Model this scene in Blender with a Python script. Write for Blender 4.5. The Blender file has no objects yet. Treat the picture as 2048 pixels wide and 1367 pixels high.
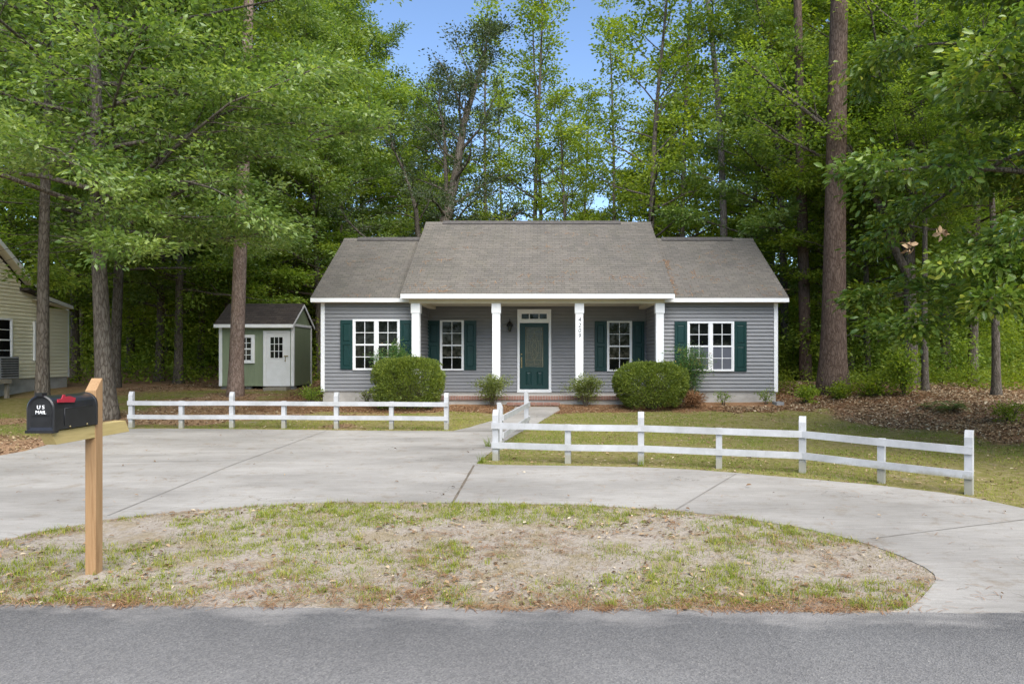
import bpy, math, random
import numpy as np
from mathutils import Vector, Matrix
from mathutils.geometry import delaunay_2d_cdt

random.seed(7)
RS = np.random.RandomState
PI = math.pi
scn = bpy.context.scene
col = scn.collection

# ---------------------------------------------------------------- camera numbers
F, CX, CY, HC = 1400.0, 1083.0, 712.0, 1.62      # focal length in photo pixels, principal point, eye height


def at(px, py, d):
    """world point seen at photo pixel (px, py) at distance d"""
    return Vector(((px - CX) * d / F, d, HC + (CY - py) * d / F))


def X(px, d):
    return (px - CX) * d / F


def Z(py, d):
    return HC + (CY - py) * d / F


def sstep(a, b, x):
    t = np.clip((np.asarray(x, float) - a) / (b - a), 0, 1)
    return t * t * (3 - 2 * t)


# ---------------------------------------------------------------- noise
def vnoise(x, y, seed=0):
    x = np.asarray(x, float); y = np.asarray(y, float)
    xi = np.floor(x).astype(np.int64); yi = np.floor(y).astype(np.int64)
    fx = x - xi; fy = y - yi
    fx = fx * fx * (3 - 2 * fx); fy = fy * fy * (3 - 2 * fy)

    def h(a, b):
        n = (a * 374761393 + b * 668265263 + seed * 1274126177) & 0x7fffffff
        n = ((n ^ (n >> 13)) * 1103515245) & 0x7fffffff
        n = (n ^ (n >> 16)) & 0xffff
        return n / 65535.0
    return ((h(xi, yi) * (1 - fx) + h(xi + 1, yi) * fx) * (1 - fy) + (h(xi, yi + 1) * (1 - fx) + h(xi + 1, yi + 1) * fx) * fy)


def fbm(x, y, seed=0, octv=4):
    s = 0; a = .5; t = 0
    for i in range(octv):
        s = s + a * vnoise(x * 2 ** i, y * 2 ** i, seed + i * 17); t += a; a *= .5
    return s / t


# ---------------------------------------------------------------- terrain
GK = [(-600, -.22), (5.0, -.22), (7, -.13), (10.5, 0), (15.4, .05), (19.3, .28), (21, .43), (23, .55), (30, .68), (45, .95), (600, 4)]


POLY = None


def gz(x, y):
    x = np.asarray(x, float); y = np.asarray(y, float)
    z = np.interp(y, [k[0] for k in GK], [k[1] for k in GK])
    s = (x - 6.6) * .94 + (y - 18.6) * .342
    z = z + .34 * sstep(-.2, 3.2, s) * sstep(9, 12.5, y) * (1 - .75 * sstep(20, 26, y))
    z = z + (fbm(x * .9, y * .9, 5, 3) - .5) * .05 * sstep(5.4, 7, y) * (sstep(.05, .6, dist_poly(x, y)) if POLY is not None else 1)
    return z


def gzf(x, y):
    return float(gz(x, y))


def G(px, py):
    d = 10.0
    for _ in range(40):
        z = np.interp(d, [k[0] for k in GK], [k[1] for k in GK])
        d = .5 * d + .5 * (HC - z) * F / (py - CY)
    return X(px, d), d


# ---------------------------------------------------------------- object helpers
def tag(o, label=None, cat=None, group=None, kind=None):
    if label: o['label'] = label
    if cat: o['category'] = cat
    if group: o['group'] = group
    if kind: o['kind'] = kind
    return o


def thing(name, label, cat, loc=(0, 0, 0), group=None, rz=0):
    o = bpy.data.objects.new(name, None)
    o.empty_display_size = .2
    col.objects.link(o)
    o.location = loc
    o.rotation_euler = (0, 0, rz)
    return tag(o, label, cat, group)


ORG = {}


def org(o):
    while o is not None and o.parent is not None:
        o = o.parent
    return Vector(o.location) if o is not None else Vector((0, 0, 0))


class MB:
    def __init__(s):
        s.v = []; s.f = []; s.sm = []

    def add(s, vs, fs, smooth=False):
        n = len(s.v)
        s.v.extend([tuple(p) for p in vs])
        for f in fs:
            s.f.append(tuple(i + n for i in f)); s.sm.append(smooth)
        return s

    def quad(s, a, b, c, d):
        return s.add([a, b, c, d], [(0, 1, 2, 3)])

    def box(s, x0, x1, y0, y1, z0, z1):
        v = [(x0, y0, z0), (x1, y0, z0), (x1, y1, z0), (x0, y1, z0), (x0, y0, z1), (x1, y0, z1), (x1, y1, z1), (x0, y1, z1)]
        return s.add(v, [(3, 2, 1, 0), (4, 5, 6, 7), (0, 1, 5, 4), (1, 2, 6, 5), (2, 3, 7, 6), (3, 0, 4, 7)])

    def prism(s, poly, ax, a0, a1):
        """poly: 2d points; ax 'x' -> poly in (y,z); 'y' -> (x,z); 'z' -> (x,y)"""
        n = len(poly)

        def P(p, a):
            return {'x': (a, p[0], p[1]), 'y': (p[0], a, p[1]), 'z': (p[0], p[1], a)}[ax]
        v = [P(p, a0) for p in poly] + [P(p, a1) for p in poly]
        f = [tuple(range(n)), tuple(range(2 * n - 1, n - 1, -1))]
        for i in range(n):
            j = (i + 1) % n
            f.append((i, i + n, j + n, j))
        return s.add(v, f)

    def bar(s, p, q, w, h, up=(0, 0, 1)):
        """rectangular bar from p to q"""
        p = Vector(p); q = Vector(q); d = (q - p).normalized()
        u = Vector(up); sd = d.cross(u).normalized(); u = sd.cross(d).normalized()
        v = []
        for c in (p, q):
            for a, b in ((-1, -1), (1, -1), (1, 1), (-1, 1)):
                v.append(c + sd * (a * w / 2) + u * (b * h / 2))
        return s.add(v, [(0, 1, 2, 3), (7, 6, 5, 4), (0, 4, 5, 1), (1, 5, 6, 2), (2, 6, 7, 3), (3, 7, 4, 0)])

    def tube(s, pts, rad, n=8, cap=True, smooth=True, wob=0, rng=None):
        pts = [Vector(p) for p in pts]
        v = []; f = []
        ref = Vector((1, 0, 0)) if abs((pts[-1] - pts[0]).normalized().x) < .8 else Vector((0, 1, 0))
        m = len(pts)
        for i, p in enumerate(pts):
            t = (pts[min(i + 1, m - 1)] - pts[max(i - 1, 0)]).normalized()
            a = t.cross(ref).normalized(); b = t.cross(a)
            for k in range(n):
                an = 2 * PI * k / n
                r = rad[i]
                if wob: r *= 1 + wob * (rng.rand() - .5)
                v.append(p + a * (math.cos(an) * r) + b * (math.sin(an) * r))
        for i in range(m - 1):
            for k in range(n):
                k2 = (k + 1) % n
                f.append((i * n + k, i * n + k2, (i + 1) * n + k2, (i + 1) * n + k))
        if cap:
            f.append(tuple(range(n - 1, -1, -1))); f.append(tuple((m - 1) * n + k for k in range(n)))
        return s.add(v, f, smooth)

    def lathe(s, c, prof, n=16, smooth=True):
        v = []; f = []
        for r, z in prof:
            for k in range(n):
                a = 2 * PI * k / n
                v.append((c[0] + r * math.cos(a), c[1] + r * math.sin(a), c[2] + z))
        for i in range(len(prof) - 1):
            for k in range(n):
                k2 = (k + 1) % n
                f.append((i * n + k, i * n + k2, (i + 1) * n + k2, (i + 1) * n + k))
        return s.add(v, f, smooth)

    def mesh(s, name, off=Vector((0, 0, 0))):
        me = bpy.data.meshes.new(name)
        me.from_pydata([tuple(Vector(p) - off) for p in s.v], [], s.f)
        me.polygons.foreach_set('use_smooth', s.sm)
        me.update()
        return me

    def build(s, name, mat, parent=None, bevel=0, label=None):
        me = s.mesh(name, org(parent))
        me.materials.append(mat)
        o = bpy.data.objects.new(name, me)
        col.objects.link(o)
        if parent is not None: o.parent = parent
        if bevel:
            b = o.modifiers.new('edge', 'BEVEL'); b.width = bevel; b.segments = 2; b.limit_method = 'ANGLE'; b.angle_limit = .7
        if label: o['label'] = label
        return o


def np_mesh(name, V, Fc, rnd=None, nv=3, smooth=False):
    """V (n,3), Fc (m,nv) int"""
    me = bpy.data.meshes.new(name)
    V = np.ascontiguousarray(V, np.float32); Fc = np.ascontiguousarray(Fc, np.int32)
    me.vertices.add(len(V)); me.vertices.foreach_set('co', V.ravel())
    me.loops.add(Fc.size); me.loops.foreach_set('vertex_index', Fc.ravel())
    me.polygons.add(len(Fc)); me.polygons.foreach_set('loop_start', np.arange(0, Fc.size, nv, dtype=np.int32))
    if smooth: me.polygons.foreach_set('use_smooth', np.ones(len(Fc), bool))
    if rnd is not None:
        a = me.attributes.new('rnd', 'FLOAT', 'FACE'); a.data.foreach_set('value', np.ascontiguousarray(rnd, np.float32))
    me.update(calc_edges=True)
    return me


def norm(a):
    return a / np.maximum(np.linalg.norm(a, axis=1, keepdims=True), 1e-9)


def leaf_geo(C, D, N, L, W, rnd, fold=.25, shape=4):
    """leaves as folded blades from base C along D, face normal about N"""
    D = norm(D); S = norm(np.cross(D, N)); N = np.cross(S, D)
    L = np.broadcast_to(np.asarray(L, float), (len(C),))[:, None]; W = np.broadcast_to(np.asarray(W, float), (len(C),))[:, None]
    n = len(C)
    if shape == 4:
        a = C; b = C + D * L * .45 + S * W * .5 + N * W * fold; c = C + D * L; d = C + D * L * .45 - S * W * .5 + N * W * fold
        V = np.stack([a, b, c, d], 1).reshape(-1, 3)
        i = np.arange(n)[:, None] * 4
        Fc = np.concatenate([i + [0, 1, 2], i + [0, 2, 3]], 1).reshape(-1, 3)
        return V, Fc, np.repeat(rnd, 2)
    a = C; m = C + D * L * .5 + N * W * .05; t = C + D * L - N * L * .12
    b1 = C + D * L * .28 + S * W * .42 + N * W * fold; b2 = C + D * L * .68 + S * W * .46 + N * W * fold * .8
    d1 = C + D * L * .28 - S * W * .42 + N * W * fold; d2 = C + D * L * .68 - S * W * .46 + N * W * fold * .8
    V = np.stack([a, m, t, b1, b2, d1, d2], 1).reshape(-1, 3)
    i = np.arange(n)[:, None] * 7
    Fc = np.concatenate([i + [0, 3, 1], i + [3, 4, 1], i + [4, 2, 1], i + [0, 1, 5], i + [5, 1, 6], i + [6, 1, 2]], 1).reshape(-1, 3)
    return V, Fc, np.repeat(rnd, 6)


def link_mesh(name, me, mat, parent=None, kind=None):
    o = bpy.data.objects.new(name, me)
    if mat is not None and not me.materials: me.materials.append(mat)
    col.objects.link(o)
    if parent is not None: o.parent = parent
    if kind: o['kind'] = kind
    return o


# ---------------------------------------------------------------- materials
class NT:
    def __init__(s, name):
        s.m = bpy.data.materials.new(name); s.m.use_nodes = True
        s.t = s.m.node_tree; s.b = s.t.nodes['Principled BSDF']; s.out = s.t.nodes['Material Output']

    def n(s, typ, **kw):
        x = s.t.nodes.new(typ)
        for k, v in kw.items(): setattr(x, k, v)
        return x

    def l(s, a, b): s.t.links.new(a, b)

    def coord(s, sc=(1, 1, 1), obj=True):
        tc = s.n('ShaderNodeTexCoord'); mp = s.n('ShaderNodeMapping'); mp.inputs['Scale'].default_value = sc
        s.l(tc.outputs['Object'], mp.inputs['Vector'])
        return mp.outputs['Vector']

    def noise(s, vec, scale, detail=6, rough=.6):
        x = s.n('ShaderNodeTexNoise'); x.inputs['Scale'].default_value = scale; x.inputs['Detail'].default_value = detail
        x.inputs['Roughness'].default_value = rough
        s.l(vec, x.inputs['Vector']); return x.outputs['Fac']

    def ramp(s, fac, stops):
        r = s.n('ShaderNodeValToRGB'); e = r.color_ramp.elements
        while len(e) < len(stops): e.new(.5)
        for el, (p, c) in zip(e, stops):
            el.position = p; el.color = (*c, 1) if len(c) == 3 else c
        s.l(fac, r.inputs['Fac']); return r.outputs['Color']

    def mix(s, fac, a, b, typ='MIX'):
        m = s.n('ShaderNodeMix', data_type='RGBA', blend_type=typ)
        for sock, v in ((m.inputs['Factor'], fac), (m.inputs[6], a), (m.inputs[7], b)):
            if hasattr(v, 'is_linked') or hasattr(v, 'links'): s.l(v, sock)
            elif isinstance(v, (int, float)): sock.default_value = v
            else: sock.default_value = (*v, 1)
        return m.outputs[2]

    def math(s, op, a, b=None, clamp=False):
        m = s.n('ShaderNodeMath', operation=op, use_clamp=clamp)
        for i, v in enumerate((a, b)):
            if v is None: continue
            if isinstance(v, (int, float)): m.inputs[i].default_value = v
            else: s.l(v, m.inputs[i])
        return m.outputs[0]

    def bump(s, h, strength=.3, dist=.01):
        b = s.n('ShaderNodeBump'); b.inputs['Strength'].default_value = strength; b.inputs['Distance'].default_value = dist
        s.l(h, b.inputs['Height']); s.l(b.outputs['Normal'], s.b.inputs['Normal'])

    def set(s, rough=.6, spec=.3, col=None, metal=0):
        s.b.inputs['Roughness'].default_value = rough; s.b.inputs['Specular IOR Level'].default_value = spec
        s.b.inputs['Metallic'].default_value = metal
        if col is not None:
            if isinstance(col, tuple): s.b.inputs['Base Color'].default_value = (*col, 1)
            else: s.l(col, s.b.inputs['Base Color'])
        return s.m


def pmat(name, c1, c2=None, scale=6, rough=.6, spec=.3, bump=0, bscale=40, sc=(1, 1, 1), lo=.35, hi=.65, metal=0, dist=.005):
    t = NT(name); v = t.coord(sc)
    if c2 is None: c2 = tuple(c * .86 for c in c1)
    c = t.ramp(t.noise(v, scale), [(lo, c1), (hi, c2)])
    if bump: t.bump(t.noise(v, bscale, 4), bump, dist)
    return t.set(rough, spec, c, metal)


def leaf_mat(name, stops, trans, tfac=.38, rough=.5, spec=.25):
    t = NT(name)
    at_ = t.n('ShaderNodeAttribute', attribute_name='rnd')
    c = t.ramp(at_.outputs['Fac'], stops)
    t.set(rough, spec, c)
    tr = t.n('ShaderNodeBsdfTranslucent')
    tc = t.mix(1.0, c, trans, 'MULTIPLY')
    t.l(tc, tr.inputs['Color'])
    mx = t.n('ShaderNodeMixShader'); mx.inputs[0].default_value = tfac
    t.l(t.b.outputs[0], mx.inputs[1]); t.l(tr.outputs[0], mx.inputs[2]); t.l(mx.outputs[0], t.out.inputs[0])
    return t.m


M = {}
M['white'] = pmat('white_paint', (.80, .80, .80), (.74, .74, .73), 4, .5, .3, .08, 60)
def fence_mat():
    t = NT('weathered_white_wood'); v = t.coord()
    c = t.ramp(t.noise(t.coord((1, 1, 1)), 2.2, 7, .7), [(.38, (.465, .465, .472)), (.70, (.32, .32, .315))])
    sp = t.n('ShaderNodeSeparateXYZ'); t.l(v, sp.inputs[0])
    h = t.math('ADD', sp.outputs['Z'], t.math('MULTIPLY', t.noise(v, 9, 5, .7), -.22))
    d = t.ramp(h, [(-.0, (1, 1, 1)), (.06, (0, 0, 0))])
    c = t.mix(t.math('MULTIPLY', d, .75), c, (.25, .235, .17))
    k = t.ramp(t.noise(t.coord((3, 3, 1)), 11, 5, .75), [(.60, (1, 1, 1)), (.72, (.74, .73, .68))])
    c = t.mix(1.0, c, k, 'MULTIPLY')
    t.bump(t.noise(t.coord((2, 20, 20)), 4, 4), .3, .004)
    return t.set(.65, .25, c)


M['whitewood'] = fence_mat()
M['vinyl'] = pmat('white_vinyl', (.80, .80, .80), (.76, .76, .76), 3, .35, .4)
M['siding'] = pmat('grey_vinyl_siding', (.231, .231, .238), (.204, .204, .210), 1.6, .45, .35, .05, 90, (1, 1, 3))
M['cream'] = pmat('cream_vinyl_siding', (.80, .745, .57), (.74, .685, .51), 1.2, .5, .3)
M['soffit'] = pmat('tan_soffit', (.62, .56, .42), (.56, .5, .38), 2, .6, .2)
M['green'] = pmat('dark_green_paint', (.005, .036, .033), (.004, .030, .028), 5, .40, .35)
M['glass'] = pmat('dark_window_glass', (.004, .005, .005), (.008, .009, .008), 2, .03, .22)
M['screen'] = pmat('grey_window_screen', (.085, .09, .11), (.10, .105, .125), 2, .5, .3)
M['shedgreen'] = pmat('sage_green_paint', (.235, .275, .175), (.195, .235, .15), 3, .6, .2, .2, 6, (14, 14, .8))
M['black'] = pmat('black_iron', (.012, .012, .012), (.018, .016, .014), 20, .4, .4)
M['brass'] = pmat('brass', (.40, .32, .17), (.3, .25, .13), 20, .35, .5, metal=.8)
M['boxblack'] = pmat('black_coated_steel', (.012, .012, .014), (.018, .018, .021), 12, .30, .5, .10, 250, dist=.001)
M['red'] = pmat('red_plastic', (.40, .022, .042), (.34, .02, .038), 8, .4, .4)
M['letter'] = pmat('white_lettering', (.8, .8, .8), (.74, .74, .74), 10, .5, .2)
M['lead'] = pmat('lead_came', (.30, .27, .17), (.22, .2, .13), 15, .4, .4)
M['navy'] = pmat('dark_number', (.03, .035, .05), (.025, .03, .04), 10, .5, .3)
M['found'] = pmat('foundation_stucco', (.44, .42, .39), (.30, .285, .26), 2.2, .9, .1, .3, 60, (1, 1, 1.6), .35, .7)
M['concfloor'] = pmat('porch_concrete', (.42, .40, .37), (.34, .32, .3), 3, .85, .15, .2, 60)
M['block'] = pmat('grey_block', (.30, .3, .3), (.22, .22, .22), 6, .9, .1, .3, 60)
M['postwood'] = None


def brick_mat():
    t = NT('red_brick'); v = t.coord((1, 1, 1))
    n = t.noise(v, 9)
    c = t.ramp(n, [(.3, (.16, .082, .062)), (.5, (.235, .135, .105)), (.7, (.14, .088, .075))])
    t.bump(t.noise(v, 80), .4)
    return t.set(.85, .15, c)


M['brick'] = brick_mat()
M['mortar'] = pmat('mortar', (.30, .28, .26), (.22, .2, .19), 8, .95, .1)


def shingle_mat(name, ca, cb, cc, dark):
    t = NT(name)
    tc = t.n('ShaderNodeTexCoord'); sp = t.n('ShaderNodeSeparateXYZ'); cb_ = t.n('ShaderNodeCombineXYZ')
    t.l(tc.outputs['Object'], sp.inputs[0]); t.l(sp.outputs['X'], cb_.inputs['X'])
    t.l(t.math('MULTIPLY', sp.outputs['Z'], 1.0), cb_.inputs['Y'])
    br = t.n('ShaderNodeTexBrick'); br.offset = .37; br.squash = 1
    t.l(cb_.outputs[0], br.inputs['Vector'])
    br.inputs['Scale'].default_value = 1
    br.inputs['Brick Width'].default_value = .23; br.inputs['Row Height'].default_value = .069
    br.inputs['Mortar Size'].default_value = .004; br.inputs['Mortar Smooth'].default_value = .3
    br.inputs['Color1'].default_value = (*ca, 1); br.inputs['Color2'].default_value = (*cb, 1); br.inputs['Mortar'].default_value = (*dark, 1)
    br.inputs['Bias'].default_value = -.1
    v = t.coord((1, 1, 1))
    n1 = t.ramp(t.noise(v, .7, 5), [(.35, (.93, .93, .93)), (.65, (1.06, 1.05, 1.04))])
    c = t.mix(1.0, br.outputs['Color'], n1, 'MULTIPLY')
    vs = t.coord((1.6, .45, .45))
    st = t.ramp(t.noise(vs, 1.4, 6, .7), [(.45, (1, 1, 1)), (.75, cc)])
    c = t.mix(1.0, c, st, 'MULTIPLY')
    gr = t.ramp(t.noise(v, 90, 3), [(.3, (.72, .72, .72)), (.7, (1.25, 1.25, 1.25))])
    c = t.mix(1.0, c, gr, 'MULTIPLY')
    t.bump(t.noise(v, 120, 3), .4, .004)
    return t.set(.92, .12, c)


M['shingle'] = shingle_mat('grey_brown_shingles', (.180, .162, .142), (.142, .130, .116), (.90, .92, .88), (.05, .047, .043))
M['shingledark'] = shingle_mat('dark_brown_shingles', (.075, .062, .056), (.05, .043, .04), (.9, .9, .9), (.02, .018, .016))
M['ridge'] = pmat('ridge_cap', (.11, .10, .095), (.075, .07, .065), 10, .9, .1, .3, 60)


def wood_mat(name, ca, cb, cc, axis):
    t = NT(name)
    sc = {'z': (22, 22, 1.2), 'y': (22, 1.2, 22)}[axis]
    v = t.coord(sc)
    n = t.noise(v, 1.3, 8, .65)
    c = t.ramp(n, [(.3, ca), (.52, cb), (.7, cc)])
    v2 = t.coord((1, 1, .25))
    k = t.ramp(t.noise(v2, 14, 2), [(.70, (1, 1, 1)), (.76, (.45, .36, .3))])
    c = t.mix(1.0, c, k, 'MULTIPLY')
    t.bump(n, .3, .003)
    return t.set(.7, .2, c)


M['postwood'] = wood_mat('cedar_post', (.28, .165, .078), (.36, .22, .112), (.23, .13, .06), 'z')
M['armwood'] = wood_mat('treated_pine_arm', (.42, .32, .12), (.49, .38, .165), (.35, .26, .1), 'y')
M['oldwood'] = wood_mat('old_grey_wood', (.22, .19, .15), (.28, .25, .2), (.15, .13, .1), 'z')


def bark_mat(name, ca, cb, crack, sc=(7, 7, 1.6), bs=.8):
    t = NT(name)
    v = t.coord(sc)
    ns = t.n('ShaderNodeTexNoise'); ns.inputs['Scale'].default_value = 1.5; ns.inputs['Detail'].default_value = 3
    t.l(v, ns.inputs['Vector'])
    vv = t.n('ShaderNodeVectorMath', operation='ADD')
    t.l(v, vv.inputs[0]); t.l(ns.outputs['Color'], vv.inputs[1])
    vo = t.n('ShaderNodeTexVoronoi', feature='DISTANCE_TO_EDGE'); vo.inputs['Scale'].default_value = 1.6
    t.l(vv.outputs[0], vo.inputs['Vector'])
    n = t.noise(t.coord((3, 3, 1)), 3, 8, .7)
    c = t.ramp(n, [(.32, ca), (.66, cb)])
    e = t.ramp(vo.outputs['Distance'], [(.0, crack), (.16, (1, 1, 1))])
    c = t.mix(1.0, c, e, 'MULTIPLY')
    h = t.math('ADD', t.math('MINIMUM', vo.outputs['Distance'], .2), t.math('MULTIPLY', n, .15))
    t.bump(h, bs, .06)
    return t.set(.9, .1, c)


M['pinebark'] = bark_mat('pine_bark', (.24, .165, .13), (.36, .275, .225), (.50, .46, .44), (13, 13, 3.6))
M['pinebarkdark'] = bark_mat('dark_pine_bark', (.105, .073, .056), (.165, .118, .092), (.50, .46, .44), (11, 11, 2.6))
M['oakbark'] = bark_mat('oak_bark', (.11, .092, .074), (.19, .165, .135), (.45, .42, .4), (10, 10, 2.2))
M['greybark'] = bark_mat('pale_grey_bark', (.20, .175, .16), (.30, .265, .25), (.55, .5, .5), (8, 8, 2))
M['twig'] = pmat('twig', (.07, .055, .04), (.11, .09, .07), 8, .9, .1)

Yg = (1.5, 1.45, .55)
M['leafoak'] = leaf_mat('water_oak_leaf', [(0, (0.0706, 0.1295, 0.0285)), (0.5, (0.1605, 0.2426, 0.057)), (1, (0.3369, 0.4137, 0.1367))], (1.5, 1.5, .6), .42, .34, .55)
M['leafmid'] = leaf_mat('mid_green_leaf', [(0, (0.0726, 0.1324, 0.0214)), (0.5, (0.1717, 0.2594, 0.0393)), (1, (0.33, 0.4139, 0.0803))], Yg, .48)
M['leafgum'] = leaf_mat('sweetgum_leaf', [(0, (0.0857, 0.1419, 0.0176)), (0.5, (0.1998, 0.2838, 0.0353)), (1, (0.3711, 0.4376, 0.0735))], Yg, .45)
M['leaflight'] = leaf_mat('light_green_leaf', [(0, (0.0817, 0.1287, 0.0151)), (0.5, (0.1708, 0.236, 0.0281)), (1, (0.297, 0.3575, 0.054))], (1.45, 1.4, .5), .5)
M['leafdark'] = leaf_mat('dark_leaf', [(0, (0.0475, 0.0909, 0.0179)), (0.5, (0.1085, 0.1704, 0.0321)), (1, (0.2203, 0.2838, 0.0625))], Yg, .35)
M['leafolive'] = leaf_mat('olive_leaf', [(0, (.035, .055, .026)), (.5, (.075, .105, .05)), (1, (.14, .175, .10))], (1.35, 1.35, .6), .38, .4, .4)
M['leafmag'] = leaf_mat('glossy_leaf', [(0, (0.0519, 0.1059, 0.0199)), (0.5, (0.1294, 0.207, 0.0364)), (0.85, (0.2591, 0.3412, 0.0664)), (1, (0.4319, 0.4471, 0.0746))], (1.4, 1.4, .5), .36, .30, .5)
M['needle'] = leaf_mat('pine_needle', [(0, (0.048, 0.088, 0.032)), (1, (0.128, 0.192, 0.064))], Yg, .3)
M['leafbox'] = leaf_mat('hedge_leaf', [(0, (.06, .092, .018)), (.4, (.14, .19, .034)), (.75, (.25, .30, .052)), (1, (.40, .44, .09))], (1.3, 1.3, .5), .36, .4, .35)
M['leafbush'] = leaf_mat('bush_leaf', [(0, (0.081, 0.1105, 0.026)), (0.5, (0.162, 0.2015, 0.052)), (1, (0.27, 0.299, 0.0975))], (1.3, 1.3, .5), .35)
M['leafnand'] = leaf_mat('nandina_leaf', [(0, (0.0375, 0.0975, 0.03)), (0.6, (0.09, 0.18, 0.0525)), (0.9, (0.195, 0.285, 0.06)), (1, (0.45, 0.255, 0.09))], (1.3, 1.3, .6), .35)
M['fern'] = leaf_mat('fern_leaf', [(0, (0.078, 0.13, 0.039)), (1, (0.182, 0.26, 0.091))], Yg, .4)
M['deadleaf'] = leaf_mat('dead_leaf', [(0, (.06, .042, .028)), (.2, (.16, .095, .05)), (.6, (.29, .19, .11)), (.9, (.42, .31, .19)), (1, (.58, .49, .35))], (1, 1, 1), .1, .8, .1)
M['straw'] = leaf_mat('pine_straw', [(0, (.15, .075, .036)), (.5, (.28, .145, .07)), (1, (.42, .26, .14))], (1, 1, 1), .1, .8, .1)
M['grass'] = leaf_mat('lawn_grass_blade', [(0, (.13, .20, .030)), (.45, (.235, .28, .042)), (.8, (.35, .34, .085)), (1, (.46, .38, .17))], (1.2, 1.2, .6), .3, .7, .1)
M['thatch'] = leaf_mat('dead_grass_blade', [(0, (.12, .13, .035)), (.35, (.22, .18, .075)), (.7, (.33, .25, .14)), (1, (.42, .35, .22))], (1, 1, 1), .15, .8, .1)
M['weed'] = leaf_mat('verge_grass_blade', [(0, (0.1373, 0.1882, 0.0267)), (0.5, (0.2497, 0.2965, 0.04)), (0.85, (0.3994, 0.3763, 0.08)), (1, (0.5615, 0.4333, 0.1599))], (1.2, 1.2, .6), .35, .7, .1)

# ---------------------------------------------------------------- driveway outline (world, from points on the ground)
far_edge = [G(0, 911), G(50, 902), G(97, 889), G(160, 874), G(215, 865), G(250, 857.5), G(330, 857), G(500, 858.5), G(640, 860), G(780, 861.5), G(905, 862)]
path_left = [G(960, 848), G(998, 838), G(1020, 829)]
path_right = [G(1120, 820), G(1085, 840), G(1040, 864), G(1004, 886), G(975, 909), G(952, 928)]
right_far = [G(1000, 930), G(1130, 931.5), G(1281, 934.5), G(1400, 940), G(1475, 946), G(1605, 957), G(1750, 970), G(1880, 985), G(1960, 998), G(2048, 1017)]
near_edge = [G(0, 1082), G(90, 1062), G(210, 1040), G(330, 1026), G(450, 1016), G(580, 1008), G(700, 1004), G(905, 1006), G(1050, 1007), G(1190, 1011), G(1350, 1021), G(1480, 1035),
             G(1600, 1055), G(1680, 1073), G(1745, 1091), G(1800, 1111), G(1850, 1135), G(1868, 1148), G(1872, 1160), G(1860, 1178), G(1840, 1200), G(1822, 1214)]


def road_edge(x):
    return 5.07 - .018 * np.asarray(x, float)


outline = []
outline += [(-13.6, float(road_edge(-13.6))), (-13.0, 6.6), (-11.6, 8.9), (-10.2, 10.5)]
outline += far_edge + path_left
pend = [(X(1030, 18.75), 18.86), (X(1117, 18.75), 18.86)]
outline += pend + path_right + right_far + [(6.4, 6.75), (7.6, 5.9), (8.3, float(road_edge(8.3)))]
outline += [(G(1800, 1229)[0], float(road_edge(3.7)))] + near_edge[::-1] + [(-6.2, 6.05), (-6.9, 5.5), (-7.0, float(road_edge(-7.0)))]
POLY = np.array(outline)


def inpoly(x, y, poly=None):
    poly = POLY if poly is None else poly
    x = np.asarray(x, float); y = np.asarray(y, float)
    c = np.zeros(x.shape, bool); j = len(poly) - 1
    for i in range(len(poly)):
        xi, yi = poly[i]; xj, yj = poly[j]
        if yi != yj:
            c ^= ((yi > y) != (yj > y)) & (x < (xj - xi) * (y - yi) / (yj - yi) + xi)
        j = i
    return c


def dist_poly(x, y, poly=None):
    poly = POLY if poly is None else poly
    x = np.asarray(x, float); y = np.asarray(y, float); best = np.full(x.shape, 1e9)
    for i in range(len(poly)):
        a = poly[i]; b = poly[(i + 1) % len(poly)]
        dx, dy = b - a; L2 = dx * dx + dy * dy + 1e-12
        t = np.clip(((x - a[0]) * dx + (y - a[1]) * dy) / L2, 0, 1)
        best = np.minimum(best, np.hypot(x - a[0] - t * dx, y - a[1] - t * dy))
    return best


# ground zones -------------------------------------------------------------
NEAR = np.array([(-7.0, 4.9)] + [(-6.9, 5.5), (-6.2, 6.05)] + near_edge + [(3.7, 4.9)])


def zones(x, y):
    """island sand, mulch, litter weights (0..1); the rest is lawn"""
    nse = (fbm(x * 1.1, y * 1.1, 3, 4) - .5)
    verge = inpoly(x, y, NEAR).astype(float)
    verge = np.maximum(verge, (y < 6.5).astype(float) * (1 - sstep(6.0, 6.5, y)))
    bed = sstep(-.12, .12, y - 17.75 + nse * 1.2 + .12 * np.abs(x) * (x > 0) * 0)
    bed = bed * sstep(-8.4, -7.4, x + nse)
    s = (x - 6.6) * .94 + (y - 18.6) * .342
    berm = sstep(-.25, .35, s + nse * 1.8) * sstep(8, 11, y)
    back = sstep(20.5, 22.0, y + nse * 3 - 1.3 * (x < -6.8))
    leftl = sstep(-.3, .5, (-x - 8.3) + nse * 1.5) * (1 - sstep(13.3, 14.6, y + nse * 2)) * sstep(7, 8, y)
    band = sstep(.52, .62, fbm(x * .45 + 3, y * .8, 31, 4)) * (x < -3) * sstep(14.6, 15.6, y) * .9
    oakb = 1 - sstep(.5, 1.8, np.hypot(x - X(215, 16.7), y - 16.7) + nse)
    mulch = np.clip(np.maximum.reduce([bed, berm, back, leftl, band, oakb]), 0, 1) * (1 - verge)
    straw = np.clip(np.maximum(bed, sstep(4, 7, x) * back), 0, 1)
    return verge, mulch, straw


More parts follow.
